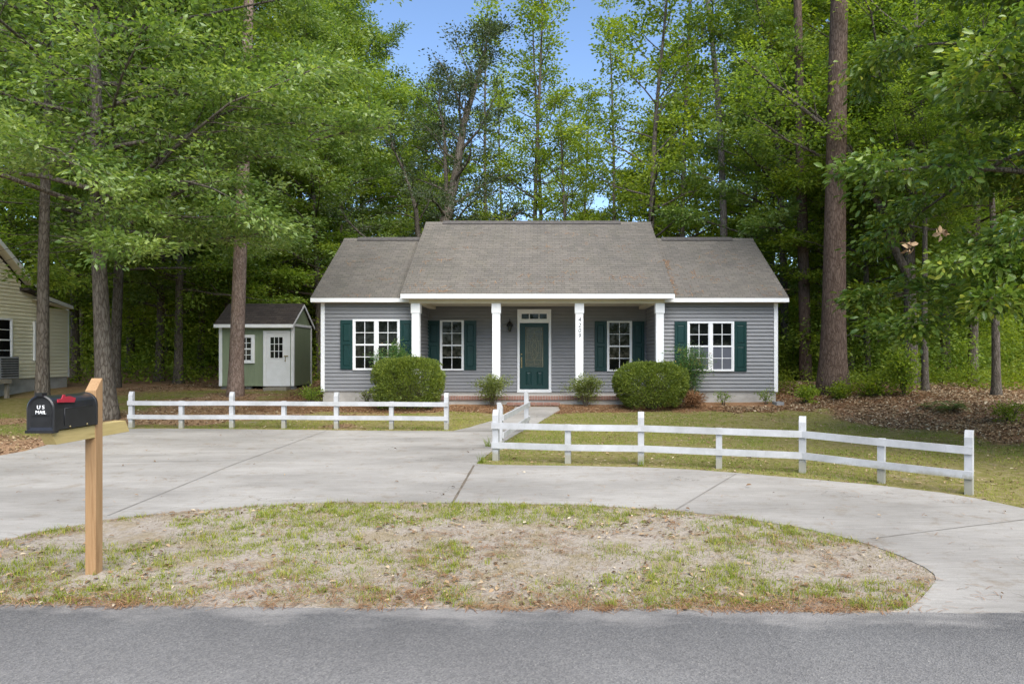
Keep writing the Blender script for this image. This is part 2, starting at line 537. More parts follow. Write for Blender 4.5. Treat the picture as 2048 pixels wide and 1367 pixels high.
# ---------------------------------------------------------------- ground
def build_ground():
    xs = np.concatenate([[-600, -300, -150, -80, -50, -35, -25, -20, -17], np.arange(-14, 14.01, .1), [17, 20, 25, 35, 50, 80, 150, 300, 600]])
    ys = np.concatenate([[-600, -300, -100, -40, -15, -8], np.arange(4.0, 24, .1), np.arange(24, 46, .5), [50, 60, 80, 120, 200, 350, 600]])
    gx, gy = np.meshgrid(xs, ys)
    x = gx.ravel(); y = gy.ravel()
    z = gz(x, y)
    ins = inpoly(x, y); dp = dist_poly(x, y)
    z = np.where(ins & (dp > .24), z - .07, z)
    z = np.where(ins & (dp <= .24), np.interp(y, [k[0] for k in GK], [k[1] for k in GK]) + (z - gz(x, y)) - .004, z)
    z = np.where(y < road_edge(x) - .12, -.28, z)
    # rise of loose soil round the mailbox foot
    z = z + .03 * np.exp(-((x - X(186, 5.75)) ** 2 + (y - 5.77) ** 2) / .03)
    nx = len(xs); ny = len(ys)
    i = (np.arange(ny - 1)[:, None] * nx + np.arange(nx - 1)[None, :]).ravel()
    Fc = np.stack([i, i + 1, i + nx + 1, i + nx], 1)
    me = np_mesh('ground', np.stack([x, y, z], 1), Fc, nv=4, smooth=True)
    vg, mu, stw = zones(x, y)
    for nm, a in (('verge', vg), ('mulch', mu), ('straw', stw)):
        at_ = me.attributes.new(nm, 'FLOAT', 'POINT'); at_.data.foreach_set('value', a.astype(np.float32))
    t = NT('ground_soil')
    v = t.coord()
    n1 = t.noise(v, 1.3, 8, .7); n2 = t.noise(v, 9, 6, .7); n3 = t.noise(v, 45, 4, .7)
    lawn = t.ramp(n2, [(.36, (.15, .145, .036)), (.50, (.20, .175, .06)), (.64, (.27, .215, .12))])
    soil = t.ramp(n1, [(.60, (0, 0, 0)), (.70, (1, 1, 1))])
    lawn = t.mix(soil, lawn, t.ramp(n3, [(.3, (.19, .15, .10)), (.7, (.30, .25, .18))]))
    sand = t.ramp(n2, [(.30, (.265, .215, .165)), (.5, (.375, .325, .27)), (.72, (.25, .20, .15))])
    sand = t.mix(1.0, sand, t.ramp(n3, [(.3, (.75, .75, .75)), (.7, (1.2, 1.2, 1.2))]), 'MULTIPLY')
    patch = t.ramp(t.noise(v, 2.6, 6, .7), [(.48, (0, 0, 0)), (.60, (1, 1, 1))])
    sand = t.mix(t.math('MULTIPLY', patch, .55), sand, (.26, .20, .105))
    mul = t.ramp(n3, [(.30, (.08, .048, .03)), (.44, (.24, .14, .08)), (.58, (.38, .24, .145)), (.74, (.48, .36, .24))])
    stw_ = t.ramp(n3, [(.30, (.10, .055, .03)), (.5, (.25, .14, .075)), (.75, (.35, .215, .12))])
    am = t.n('ShaderNodeAttribute', attribute_name='mulch'); av = t.n('ShaderNodeAttribute', attribute_name='verge'); as_ = t.n('ShaderNodeAttribute', attribute_name='straw')
    mul = t.mix(as_.outputs['Fac'], mul, stw_)
    c = t.mix(am.outputs['Fac'], lawn, mul)
    c = t.mix(av.outputs['Fac'], c, sand)
    t.bump(t.math('ADD', n3, t.math('MULTIPLY', n2, 2)), .7, .03)
    link_mesh('ground', me, t.set(.95, .1, c), kind='structure')


build_ground()


def build_road():
    V = []; Fc = []
    xs = np.concatenate([[-300, -100, -40, -20], np.arange(-12, 12.01, .08), [20, 40, 100, 300]])
    ye = road_edge(np.clip(xs, -15, 15)) + (fbm(xs * 1.3, xs * 0, 9, 4) - .5) * .14
    n = len(xs)
    rows = [(-4.0, -.225), (0, -.20), (3.2, -.203), None, 'b']
    for r in rows:
        for k in range(n):
            if r is None: V.append((xs[k], ye[k], -.212))
            elif r == 'b': V.append((xs[k], ye[k] + .03, -.26))
            else: V.append((xs[k], r[0], r[1]))
    for j in range(len(rows) - 1):
        for k in range(n - 1):
            a = j * n + k; Fc.append((a, a + 1, a + n + 1, a + n))
    me = np_mesh('road', np.array(V), np.array(Fc), nv=4)
    t = NT('asphalt'); v = t.coord()
    n1 = t.noise(v, .7, 6, .6); vo = t.n('ShaderNodeTexVoronoi'); vo.inputs['Scale'].default_value = 95
    t.l(v, vo.inputs['Vector'])
    c = t.ramp(n1, [(.35, (.186, .177, .168)), (.65, (.229, .219, .207))])
    g = t.ramp(vo.outputs['Color'], [(0, (.62, .62, .63)), (.6, (1, 1, 1)), (.93, (1.25, 1.23, 1.2)), (1, (2.0, 1.95, 1.85))])
    c = t.mix(1.0, c, g, 'MULTIPLY')
    # sand washed along the edge
    sp = t.n('ShaderNodeSeparateXYZ'); t.l(v, sp.inputs[0])
    e = t.math('ADD', sp.outputs['Y'], t.math('MULTIPLY', sp.outputs['X'], .018))
    e = t.math('ADD', e, t.math('MULTIPLY', t.math('SUBTRACT', t.noise(t.coord((1, 2.2, 1)), 1.5, 7, .65), .5), 1.1))
    m = t.ramp(t.math('DIVIDE', t.math('SUBTRACT', e, 4.78), .3, True), [(0, (0, 0, 0)), (1, (1, 1, 1))])
    c = t.mix(t.math('MULTIPLY', m, .85), c, t.ramp(t.noise(v, 60, 3), [(.3, (.36, .33, .30)), (.7, (.48, .44, .40))]))
    t.bump(vo.outputs['Distance'], .5, .006)
    link_mesh('road', me, t.set(.9, .2, c), kind='structure')


build_road()


def build_driveway():
    pts = []; n = len(outline)
    for i in range(n):                      # densify + tiny irregularity of the edge
        a = Vector(outline[i]); b = Vector(outline[(i + 1) % n]); m = max(1, int((b - a).length / .15))
        for k in range(m):
            p = a.lerp(b, k / m)
            pts.append(Vector((p.x, p.y + (vnoise(p.x * 5, p.y * 5, 4) - .5) * .02)))
    nb = len(pts); edges = [(i, (i + 1) % nb) for i in range(nb)]
    P = np.array([(p.x, p.y) for p in pts])
    gx, gy = np.meshgrid(np.arange(-13.4, 8.3, .3), np.arange(4.9, 18.9, .3))
    gx = gx.ravel(); gy = gy.ravel()
    ok = inpoly(gx, gy, P) & (dist_poly(gx, gy, P) > .12)
    allp = pts + [Vector((a, b)) for a, b in zip(gx[ok], gy[ok])]
    vv, _, ff, _, _, _ = delaunay_2d_cdt(allp, edges, [list(range(nb))], 1, 1e-5)
    vs = [(v.x, v.y, gzs(v.x, v.y) + .007) for v in vv]
    m = MB(); m.add(vs, [tuple(f) for f in ff], False)
    # slab side
    for i in range(nb):
        a = pts[i]; b = pts[(i + 1) % nb]; za = gzs(a.x, a.y); zb = gzs(b.x, b.y)
        m.quad((a.x, a.y, za + .007), (a.x, a.y, za - .12), (b.x, b.y, zb - .12), (b.x, b.y, zb + .007))
    t = NT('brushed_concrete'); v = t.coord()
    c = t.ramp(t.noise(t.coord((.5, 1.6, 1)), 1.0, 8, .62), [(.30, (.245, .231, .212)), (.52, (.305, .289, .268)), (.70, (.265, .25, .23))])
    br = t.ramp(t.noise(t.coord((1.2, 14, 1)), 2.6, 6, .7), [(.35, (.88, .88, .87)), (.6, (1.06, 1.06, 1.06))])
    c = t.mix(1.0, c, br, 'MULTIPLY')
    st = t.ramp(t.noise(v, 3.5, 9, .75), [(.54, (1, 1, 1)), (.72, (.76, .68, .58))])
    c = t.mix(1.0, c, st, 'MULTIPLY')
    bl = t.ramp(t.noise(t.coord((.35, .8, 1)), 1.2, 4, .5), [(.36, (.82, .81, .79)), (.62, (1.09, 1.08, 1.06))])
    c = t.mix(1.0, c, bl, 'MULTIPLY')
    sp = t.ramp(t.noise(v, 17, 3, .6), [(.66, (1, 1, 1)), (.78, (.72, .68, .62))])
    c = t.mix(1.0, c, sp, 'MULTIPLY')
    vo = t.n('ShaderNodeTexVoronoi', feature='DISTANCE_TO_EDGE'); vo.inputs['Scale'].default_value = .42
    wv = t.n('ShaderNodeTexNoise'); wv.inputs['Scale'].default_value = 2.2; wv.inputs['Detail'].default_value = 6
    t.l(v, wv.inputs['Vector']); va = t.n('ShaderNodeVectorMath', operation='ADD'); t.l(v, va.inputs[0]); t.l(wv.outputs['Color'], va.inputs[1]); t.l(va.outputs[0], vo.inputs['Vector'])
    ck_ = t.ramp(vo.outputs['Distance'], [(0, (.45, .42, .38)), (.0035, (1, 1, 1))])
    gate = t.ramp(t.noise(v, .45, 2), [(.50, (0, 0, 0)), (.56, (1, 1, 1))])
    c = t.mix(t.math('MULTIPLY', gate, .8), c, t.mix(1.0, c, ck_, 'MULTIPLY'))
    g = t.ramp(t.noise(v, 130, 2), [(.3, (.88, .88, .88)), (.7, (1.1, 1.1, 1.1))])
    c = t.mix(1.0, c, g, 'MULTIPLY')
    t.bump(t.noise(v, 120, 3), .25, .004)
    o = m.build('driveway', t.set(.9, .15, c)); o['kind'] = 'structure'
    jm = pmat('joint_dirt', (.10, .085, .065), (.17, .14, .11), 6, .95, .1)
    jm2 = pmat('joint_dark', (.23, .215, .195), (.17, .155, .135), 3, .95, .1)

    def joint(a, b, w, mat):
        p = Vector(a); q = Vector(b); mm = MB(); k = max(2, int((q - p).length / .25)); d = (q - p).normalized(); s = Vector((-d.y, d.x))
        L = []
        for i in range(k + 1):
            c_ = p.lerp(q, i / k); ww = w * (.7 + .6 * random.random())
            L.append((c_ + s * ww / 2, c_ - s * ww / 2))
        for (a0, a1), (b0, b1) in zip(L[:-1], L[1:]):
            mm.quad(*[(q_.x, q_.y, gzs(q_.x, q_.y) + .011) for q_ in (a0, a1, b1, b0)])
        return mm.build('joint', mat, o)
    joint(G(948, 931), G(906, 1005), .035, jm)
    joint(G(1472, 948), G(1352, 1020), .022, jm2)
    joint(G(652, 862), G(490, 921), .018, jm2)
    joint(G(490, 921), G(215, 1032), .018, jm2)
    joint(G(490, 921), G(150, 926), .014, jm2)
    joint(G(905, 862.5), G(1040, 862), .02, jm)
    joint(G(1740, 1078), G(2048, 1040), .014, jm2)
    joint(G(1040, 828), G(1102, 828), .015, jm2)
    return o


def gzs(x, y):
    """terrain without the small bumps (slabs are flat)"""
    z = float(np.interp(y, [k[0] for k in GK], [k[1] for k in GK]))
    s = (x - 6.6) * .94 + (y - 18.6) * .342
    return z + .34 * float(sstep(-.2, 3.2, s) * sstep(9, 12.5, y) * (1 - .75 * sstep(20, 26, y)))


build_driveway()

# ---------------------------------------------------------------- house
DW, DP, DPOST, DM, DE = 19.8, 21.5, 19.55, 19.15, 19.5
ZG = .25
hx0, hx1 = X(644, DW), X(1553.3, DW)
px0, px1 = X(836, DW), X(1312, DW)         # inner corners of the wings
ZS0 = Z(781.5, DW)                          # bottom of the siding
ZTOP = Z(603.5, DW)
YB = 26.4
house = thing('cottage', 'x', 'house', (X(1080, DW), DW, ZG))
tag(house, 'grey sided one storey cottage with white porch posts, green shutters and shingled roof', 'house')

COURSE = .104


def siding_y(m, x0, x1, z0, z1, y, sgn=-1, ext=None, c=COURSE):
    """lapped courses on a wall facing -y (sgn -1) or +y; ext(z) -> (xa,xb) for gables"""
    z = z0
    while z < z1 - 1e-4:
        zt = min(z + c, z1)
        a0, b0 = ext(z) if ext else (x0, x1)
        a1, b1 = ext(zt) if ext else (x0, x1)
        yo = y + sgn * .035; yi = y + sgn * .003; ym = y + sgn * .024
        zm = z + .014
        m.quad((a0, yi, z), (b0, yi, z), (b0, yo, z), (a0, yo, z))
        m.quad((a0, yo, z), (b0, yo, z), (b0, yo, zm), (a0, yo, zm))
        zk = z + (zt - z) * .5
        ak, bk = ext(zk) if ext else (x0, x1)
        m.quad((a0, yo, zm), (b0, yo, zm), (bk, ym, zk), (ak, ym, zk))
        m.quad((ak, ym, zk), (bk, ym, zk), (b1, yi, zt), (a1, yi, zt))
        z = zt


def siding_x(m, y0, y1, z0, z1, x, sgn=1, ext=None, c=COURSE):
    n = len(m.v); siding_y(m, y0, y1, z0, z1, x, sgn, ext, c)
    for i in range(n, len(m.v)):
        a, b, z = m.v[i]; m.v[i] = (b, a, z)


pitch = .653
ze_w, zr_w, yr_w = Z(595.6, DE), Z(477.6, 22.87), 22.87
ze_m, zr_m, yr_m = Z(587.4, DM), Z(445, 23.37), 23.37
wall = MB()
siding_y(wall, hx0 + .06, px0, ZS0, ZTOP, DW)
siding_y(wall, px1, hx1 - .06, ZS0, ZTOP, DW)
siding_y(wall, px0, px1, Z(783, DP), Z(603.5, DW), DP)
siding_x(wall, DW, DP - .016, Z(783, DP), ZTOP, px0, 1)
siding_x(wall, DW, DP - .016, Z(783, DP), ZTOP, px1, -1)


def gab(z):
    k = max(0, (z - ZTOP)) / pitch
    return DW + k, YB - k


siding_x(wall, DW + .05, YB, ZS0, ZTOP, hx0, -1)
siding_x(wall, DW + .05, YB, ZS0, ZTOP, hx1, 1)
siding_x(wall, 0, 0, ZTOP, zr_w - .35, hx0, -1, gab)
siding_x(wall, 0, 0, ZTOP, zr_w - .35, hx1, 1, gab)
siding_y(wall, hx0, hx1, ZS0, ZTOP, YB, 1)
wall.build('siding_wall', M['siding'], house)
core = MB()
core.box(hx0 + .03, px0 - .02, DW + .02, YB - .02, ZS0, ZTOP + .02)
core.box(px1 + .02, hx1 - .03, DW + .02, YB - .02, ZS0, ZTOP + .02)
core.box(px0 - .02, px1 + .02, DP + .02, YB - .02, ZS0, ZTOP + .3)
core.build('wall_core', M['found'], house)
cb = MB()
for xc in (hx0, hx1):
    s = 1 if xc == hx0 else -1
    a, b = sorted((xc - s * .022, xc + s * .085))
    MB().box(a, b, DW - .042, DW + .075, ZS0 - .02, ZTOP).build('corner_board', M['vinyl'], house)
MB().box(px0 - .005, px0 + .02, DW - .04, DW + .03, ZS0, ZTOP).build('corner_board', M['vinyl'], house)
MB().box(px1 - .02, px1 + .005, DW - .04, DW + .03, ZS0, ZTOP).build('corner_board', M['vinyl'], house)
for a, b in ((hx0 + .02, px0 - .02), (px1 + .02, hx1 - .02)):
    MB().box(a, b, DW + .015, YB, ZG - .3, ZS0 - .002).build('foundation', M['found'], house)


# roofs: stepped shingle courses
def slope(m, xa, xb, ye, ze, yr, zr, n):
    for i in range(n):
        t0, t1 = i / n, (i + 1) / n
        y0 = ye + (yr - ye) * t0; z0 = ze + (zr - ze) * t0; y1 = ye + (yr - ye) * t1; z1 = ze + (zr - ze) * t1
        u = .019
        w = (vnoise(i * 1.7, 2.2, 8) - .5) * .004
        m.quad((xa, y0, z0 + u + w), (xb, y0, z0 + u + w), (xb, y1, z1), (xa, y1, z1))
        m.quad((xa, y0, z0 - .004), (xb, y0, z0 - .004), (xb, y0, z0 + u + w), (xa, y0, z0 + u + w))


def gable_roof(xa, xb, ye, ze, yr, zr, name, mat, par, n=30, thick=.09, yb=None):
    m = MB(); yb = yb or (2 * yr - ye)
    slope(m, xa, xb, ye, ze, yr, zr, n)
    slope(m, xb, xa, yb, ze, yr, zr, n)
    # deck below
    m.prism([(ye + .012, ze - .012), (yr, zr - .012), (yb - .012, ze - .012), (yb - .012, ze - thick), (yr, zr - thick), (ye + .012, ze - thick)], 'x', xa + .002, xb - .002)
    return m.build(name, mat, par)


ew0, ew1 = X(621, DE), X(1578, DE)
em0, em1 = X(801, DM), X(1349.5, DM)
rw = gable_roof(ew0, ew1, DE, ze_w, yr_w, zr_w, 'wing_roof', M['shingle'], house, 32)
rm = gable_roof(em0, em1, DM, ze_m, yr_m, zr_m, 'main_roof', M['shingle'], house, 40)
# cheeks of the raised main roof (low side walls above the wing roof)
for xc in (em0 + .12, em1 - .12):
    MB().prism([(DE + .3, ze_w + .1), (yr_m, zr_m - .12), (yr_m + 3.4, ze_w + .2)], 'x', xc - .03, xc + .03).build('roof_cheek', M['soffit'], house)


def ridge_cap(xa, xb, yr, zr, h):
    m = MB()
    m.prism([(yr - .15, zr - .075 + h * .3), (yr, zr + .012 + h), (yr + .15, zr - .075 + h * .3), (yr + .15, zr - .11), (yr, zr - .02), (yr - .15, zr - .11)], 'x', xa, xb)
    return m


ridge_cap(em0, em1, yr_m, zr_m, .012).build('ridge_cap', M['shingle'], rm)
ridge_cap(X(886, yr_m), X(1241, yr_m), yr_m, zr_m, .05).build('ridge_vent', M['ridge'], rm)
ridge_cap(ew0, em0 + .2, yr_w, zr_w, .012).build('ridge_cap', M['shingle'], rw)
ridge_cap(em1 - .2, ew1, yr_w, zr_w, .012).build('ridge_cap', M['shingle'], rw)
ridge_cap(X(716, yr_w), X(840, yr_w), yr_w, zr_w, .045).build('ridge_vent', M['ridge'], rw)
ridge_cap(X(1322, yr_w), X(1463, yr_w), yr_w, zr_w, .045).build('ridge_vent', M['ridge'], rw)
fa = MB()
fa.box(em0, em1, DM - .004, DM + .02, ze_m - .125, ze_m - .004)
fa.box(ew0, px0 - .1, DE - .004, DE + .02, ze_w - .115, ze_w - .004)
fa.box(px1 + .1, ew1, DE - .004, DE + .02, ze_w - .115, ze_w - .004)
for xe, s in ((ew0, 1), (ew1, -1)):       # gable rake boards
    xa, xb = sorted((xe + s * .004, xe + s * .028))
    xa -= .0 if s > 0 else 0
    for ya in (DE, 2 * yr_w - DE):
        fa.prism([(ya, ze_w - .115), (yr_w, zr_w - .115), (yr_w, zr_w - .02), (ya, ze_w - .02)], 'x', xa - s * .008, xb - s * .008)
for xe, s in ((em0, 1), (em1, -1)):
    xa, xb = sorted((xe, xe + s * .024))
    fa.prism([(DM + .025, ze_m - .115), (yr_m, zr_m - .115), (yr_m, zr_m - .016), (DM + .025, ze_m - .016)], 'x', xa - s * .006, xb - s * .006)
fa.build('fascia', M['vinyl'], house)
so = MB()
so.box(ew0 + .02, px0 - .12, DE + .022, DW - .001, ze_w - .118, ze_w - .102)
so.box(px1 + .12, ew1 - .02, DE + .022, DW - .001, ze_w - .118, ze_w - .102)
zbeam0, zbeam1 = Z(606.3, DPOST - .12), ze_m - .115
so.box(em0 + .03, em1 - .03, DM + .022, DPOST - .125, zbeam1 - .012, zbeam1 + .002)   # porch eave soffit
so.box(px0 - .12, px1 + .12, DPOST + .13, DP, zbeam1 - .06, zbeam1 - .04)             # porch ceiling
so.build('soffit', M['soffit'], house)
bm_ = MB(); bm_.box(px0 - .18, px1 + .18, DPOST - .122, DPOST + .128, zbeam0, zbeam1 - .001)
bm_.box(px0 + .06, px0 + .25, DPOST + .13, DP - .02, zbeam0 - .03, zbeam1 - .061)
bm_.box(px1 - .25, px1 - .06, DPOST + .13, DP - .02, zbeam0 - .03, zbeam1 - .061)
bm_.build('porch_beam', M['soffit'], house)

# porch floor, brick edge and step
ZPF = Z(792, 19.35)
pf = MB(); pf.box(px0, px1, 19.46, DP + .02, ZPF - .12, ZPF); pf.build('porch_floor', M['concfloor'], house)
pb = MB(); pb.box(px0 - .12, px1 + .12, 19.40, 19.6, ZG - .3, ZPF - .105); pb.build('porch_foundation', M['found'], house)


def brick_row(xa, xb, ya, yb, za, zb, w, gap, name, lab=None):
    m = MB(); mo = MB(); x = xa
    while x < xb - .01:
        x2 = min(x + w, xb)
        m.box(x, x2, ya + random.uniform(-.002, .002), yb, za + random.uniform(0, .002), zb + random.uniform(-.002, .001)); x = x2 + gap
    mo.box(xa + .002, xb - .002, ya + .006, yb - .004, za + .003, zb - .005)
    o = m.build(name, M['brick'], house, bevel=.003); mo.build('mortar', M['mortar'], o)
    return o


brick_row(px0 - .12, px1 + .12, 19.35, 19.56, ZPF - .104, ZPF + .004, .062, .011, 'brick_edge')
sx0, sx1 = X(1013, 18.98), X(1119.5, 18.98)
brick_row(sx0, sx1, 18.98, 19.345, Z(805.5, 18.98) - .065, Z(805.5, 18.98), .19, .011, 'brick_step')
stb = MB(); stb.box(sx0 + .03, sx1 - .03, 19.02, 19.345, .05, Z(805.5, 18.98) - .066); stb.build('step_base', M['mortar'], house)

# porch posts
for i, pxc in enumerate((832.4, 992.8, 1158.4, 1318.7)):
    xc = X(pxc, DPOST)
    m = MB(); m.box(xc - .108, xc + .108, DPOST - .108, DPOST + .108, ZPF, zbeam0)
    p = m.build('porch_post', M['white'], house, bevel=.004)
    m = MB(); m.box(xc - .128, xc + .128, DPOST - .128, DPOST + .132, zbeam0 - .27, zbeam0 - .002)
    m.box(xc - .118, xc + .118, DPOST - .118, DPOST + .118, zbeam0 - .285, zbeam0 - .271)
    m.build('post_cap', M['white'], p, bevel=.004)
    m = MB(); m.box(xc - .12, xc + .12, DPOST - .12, DPOST + .12, ZPF + .001, ZPF + .14); m.build('post_base', M['white'], p, bevel=.004)
    if i == 2: post3 = p; x3 = xc


def text_mesh(s, size, ext=.003):
    cu = bpy.data.curves.new('lettering', 'FONT'); cu.body = s; cu.size = size; cu.extrude = ext; cu.align_x = 'CENTER'; cu.align_y = 'CENTER'
    ob = bpy.data.objects.new('lettering', cu); col.objects.link(ob)
    bpy.context.view_layer.update()
    me = bpy.data.meshes.new_from_object(ob.evaluated_get(bpy.context.evaluated_depsgraph_get()))
    bpy.data.objects.remove(ob); bpy.data.curves.remove(cu)
    return me


def text_on(name, s, size, pos, mat, parent, shear=0, sx=1):
    me = text_mesh(s, size)
    o_ = org(parent)
    for v in me.vertices:
        x, y, z = v.co
        v.co = Vector(((x + y * shear) * sx + pos[0], -z + pos[1], y + pos[2])) - o_
    me.materials.clear(); me.materials.append(mat)
    o = bpy.data.objects.new(name, me); col.objects.link(o); o.parent = parent
    return o


for ch, py in zip('4209', (639.5, 650.5, 661, 671.5)):
    text_on('house_number', ch, .165, (x3 + .012, DPOST - .112, Z(py, DPOST)), M['navy'], post3, .12)


def window(x0, x1, z0, z1, y, units, parent, mats=None, fw=.055, name='window', gridc=2, gridr=2, wm='vinyl'):
    """double hung window: frame, muntins, panes; proud of the siding"""
    fr = MB()
    fr.box(x0, x0 + fw, y - .05, y + .01, z0, z1); fr.box(x1 - fw, x1, y - .05, y + .01, z0, z1)
    fr.box(x0 + fw, x1 - fw, y - .05, y + .01, z1 - fw, z1); fr.box(x0 + fw, x1 - fw, y - .056, y + .01, z0, z0 + fw)
    w = (x1 - x0 - 2 * fw); gap = .09
    uw = (w - gap * (units - 1)) / units
    zm = (z0 + z1) / 2
    pn = MB(); pl = MB(); mt = MB()
    for u in range(units):
        a = x0 + fw + u * (uw + gap); b = a + uw
        if u: fr.box(a - gap, a, y - .048, y + .01, z0 + fw, z1 - fw)
        fr.box(a, b, y - .040, y + .01, zm - .022, zm + .022)
        s = .022
        for za, zb, yy in ((zm + .022, z1 - fw, y - .026), (z0 + fw, zm - .022, y - .034)):
            fr.box(a, a + s, yy - .004, y + .01, za, zb); fr.box(b - s, b, yy - .004, y + .01, za, zb)
            (pn if yy > y - .03 else pl).box(a + s, b - s, yy + .012, y + .005, za, zb)
            for k in range(1, gridc):
                xx = a + s + (b - a - 2 * s) * k / gridc
                mt.box(xx - .009, xx + .009, yy + .004, yy + .0119, za, zb)
            for k in range(1, gridr):
                zz = za + (zb - za) * k / gridr
                mt.box(a + s, b - s, yy + .0035, yy + .0115, zz - .009, zz + .009)
    wo = fr.build(name, M[wm], parent, bevel=.003)
    pn.build('pane', M['glass'], wo); pl.build('pane', (mats or M['glass']), wo)
    mt.build('muntin', M[wm], wo)
    return wo


def shutter(x0, x1, z0, z1, y, parent):
    m = MB()
    t = .028; st = (x1 - x0) * .2; yf = y - .016 - t
    m.box(x0, x0 + st, yf, y, z0, z1); m.box(x1 - st, x1, yf, y, z0, z1)
    zm = z0 + (z1 - z0) * .53
    m.box(x0 + st, x1 - st, yf, y, z1 - .10, z1); m.box(x0 + st, x1 - st, yf, y, z0, z0 + .09); m.box(x0 + st, x1 - st, yf, y, zm - .045, zm + .045)
    o = m.build('shutter', M['green'], parent, bevel=.003)
    p = MB()
    for za, zb in ((z0 + .09, zm - .045), (zm + .045, z1 - .10)):
        a, b = x0 + st, x1 - st; k = .028
        p.box(a, b, yf + .016, y - .001, za, zb)
        p.add([(a + .006, yf + .016, za + .006), (b - .006, yf + .016, za + .006), (b - .006, yf + .016, zb - .006), (a + .006, yf + .016, zb - .006),
               (a + k, yf + .004, za + k), (b - k, yf + .004, za + k), (b - k, yf + .004, zb - k), (a + k, yf + .004, zb - k)],
              [(0, 1, 5, 4), (1, 2, 6, 5), (2, 3, 7, 6), (3, 0, 4, 7), (4, 5, 6, 7)])
    p.build('raised_panel', M['green'], o)
    return o


yw = DW - .024; yp = DP - .024
DWs, DPs = DW - .04, DP - .04


def wx(p): return X(p, DWs)
def wz(p): return Z(p, DWs)
def qx(p): return X(p, DPs)
def qz(p): return Z(p, DPs)


window(wx(705.8), wx(799.8), wz(739.8), wz(638.4), yw, 2, house)
shutter(wx(681.2), wx(705.2), wz(738), wz(640), yw, house); shutter(wx(800.4), wx(824.8), wz(738), wz(640), yw, house)
window(wx(1374.2), wx(1467.8), wz(742), wz(642.5), yw, 2, house, M['screen'])
shutter(wx(1349.2), wx(1373.6), wz(742), wz(643), yw, house); shutter(wx(1468.4), wx(1493), wz(742), wz(643), yw, house)
window(qx(880), qx(927.7), qz(740.4), qz(640), yp, 1, house, fw=.05)
shutter(qx(854.8), qx(879.4), qz(739.5), qz(641), yp, house); shutter(qx(928.3), qx(952.6), qz(739.5), qz(641), yp, house)
window(qx(1214), qx(1263.8), qz(742), qz(641.8), yp, 1, house, fw=.05)
shutter(qx(1189.5), qx(1213.4), qz(741.5), qz(642.5), yp, house); shutter(qx(1264.4), qx(1288.8), qz(741.5), qz(642.5), yp, house)

# front door
da, db = qx(1039.6), qx(1097.2); dz0, dz1 = qz(777.9), qz(645.8); fx0, fx1 = qx(1034.8), qx(1102.4); fz1 = qz(618.2); fz0 = qz(784.8)
m = MB()
m.box(fx0, da - .004, yp - .05, yp + .01, fz0 + .05, fz1); m.box(db + .004, fx1, yp - .05, yp + .01, fz0 + .05, fz1)
m.box(da - .004, db + .004, yp - .05, yp + .01, qz(626.5), fz1); m.box(da - .004, db + .004, yp - .05, yp + .01, dz1 + .004, qz(638.3))
m.box(fx0 - .01, fx1 + .01, yp - .09, yp + .01, ZPF + .001, dz0 - .004)
m.build('door_frame', M['vinyl'], house, bevel=.004)
m = MB()
tw = (db - da) / 3
m.box(da + .055, db - .055, yp - .044, yp + .005, qz(638.3), qz(638.3) + .012); m.box(da + .055, db - .055, yp - .044, yp + .005, qz(626.5) - .012, qz(626.5))
m.box(da - .004, da + .055, yp - .045, yp + .005, qz(638.3), qz(626.5)); m.box(db - .055, db + .004, yp - .045, yp + .005, qz(638.3), qz(626.5))
m.box(da + tw - .012, da + tw + .012, yp - .04, yp + .005, qz(638.3), qz(626.5)); m.box(db - tw - .012, db - tw + .012, yp - .04, yp + .005, qz(638.3), qz(626.5))
tr = m.build('transom', M['vinyl'], house)
m = MB(); m.box(da + .01, db - .01, yp - .028, yp + .004, qz(638.3), qz(626.5)); m.build('pane', M['glass'], tr)
gx0, gx1, gz0, gz1 = qx(1051.6), qx(1085.6), qz(733), qz(654)
m = MB(); yf = yp - .03
m.box(da, gx0, yf, yp, dz0, dz1); m.box(gx1, db, yf, yp, dz0, dz1); m.box(gx0, gx1, yf, yp, gz1, dz1); m.box(gx0, gx1, yf, yp, dz0, gz0)
door = m.build('front_door', M['green'], house)
m = MB()
for a, b in ((qx(1051.6), qx(1063)), (qx(1073.6), qx(1085.4))):
    za, zb = qz(770), qz(743); k = .03
    m.add([(a, yf - .001, za), (b, yf - .001, za), (b, yf - .001, zb), (a, yf - .001, zb), (a + .015, yf - .012, za + .015), (b - .015, yf - .012, za + .015), (b - .015, yf - .012, zb - .015), (a + .015, yf - .012, zb - .015),
           (a + .03, yf - .004, za + .03), (b - .03, yf - .004, za + .03), (b - .03, yf - .004, zb - .03), (a + .03, yf - .004, zb - .03),
           (a + .06, yf - .012, za + .06), (b - .06, yf - .012, za + .06), (b - .06, yf - .012, zb - .06), (a + .06, yf - .012, zb - .06)],
          [(0, 1, 5, 4), (1, 2, 6, 5), (2, 3, 7, 6), (3, 0, 4, 7), (4, 5, 9, 8), (5, 6, 10, 9), (6, 7, 11, 10), (7, 4, 8, 11), (8, 9, 13, 12), (9, 10, 14, 13), (10, 11, 15, 14), (11, 8, 12, 15), (12, 13, 14, 15)])
m.build('raised_panel', M['green'], door)
m = MB(); m.box(gx0, gx1, yf + .008, yp, gz0, gz1)
M['leadglass'] = pmat('textured_glass', (.035, .045, .035), (.075, .085, .06), 30, .25, .5, .4, 60)
m.build('door_glass', M['leadglass'], door)
m = MB(); yc = yf + .003; R_ = .0045
gw, gh = gx1 - gx0, gz1 - gz0; gcx, gcz = (gx0 + gx1) / 2, (gz0 + gz1) / 2


def gl(pts, r=R_):
    m.tube([(gx0 + gw * a, yc, gz0 + gh * b) for a, b in pts], [r] * len(pts), 5)


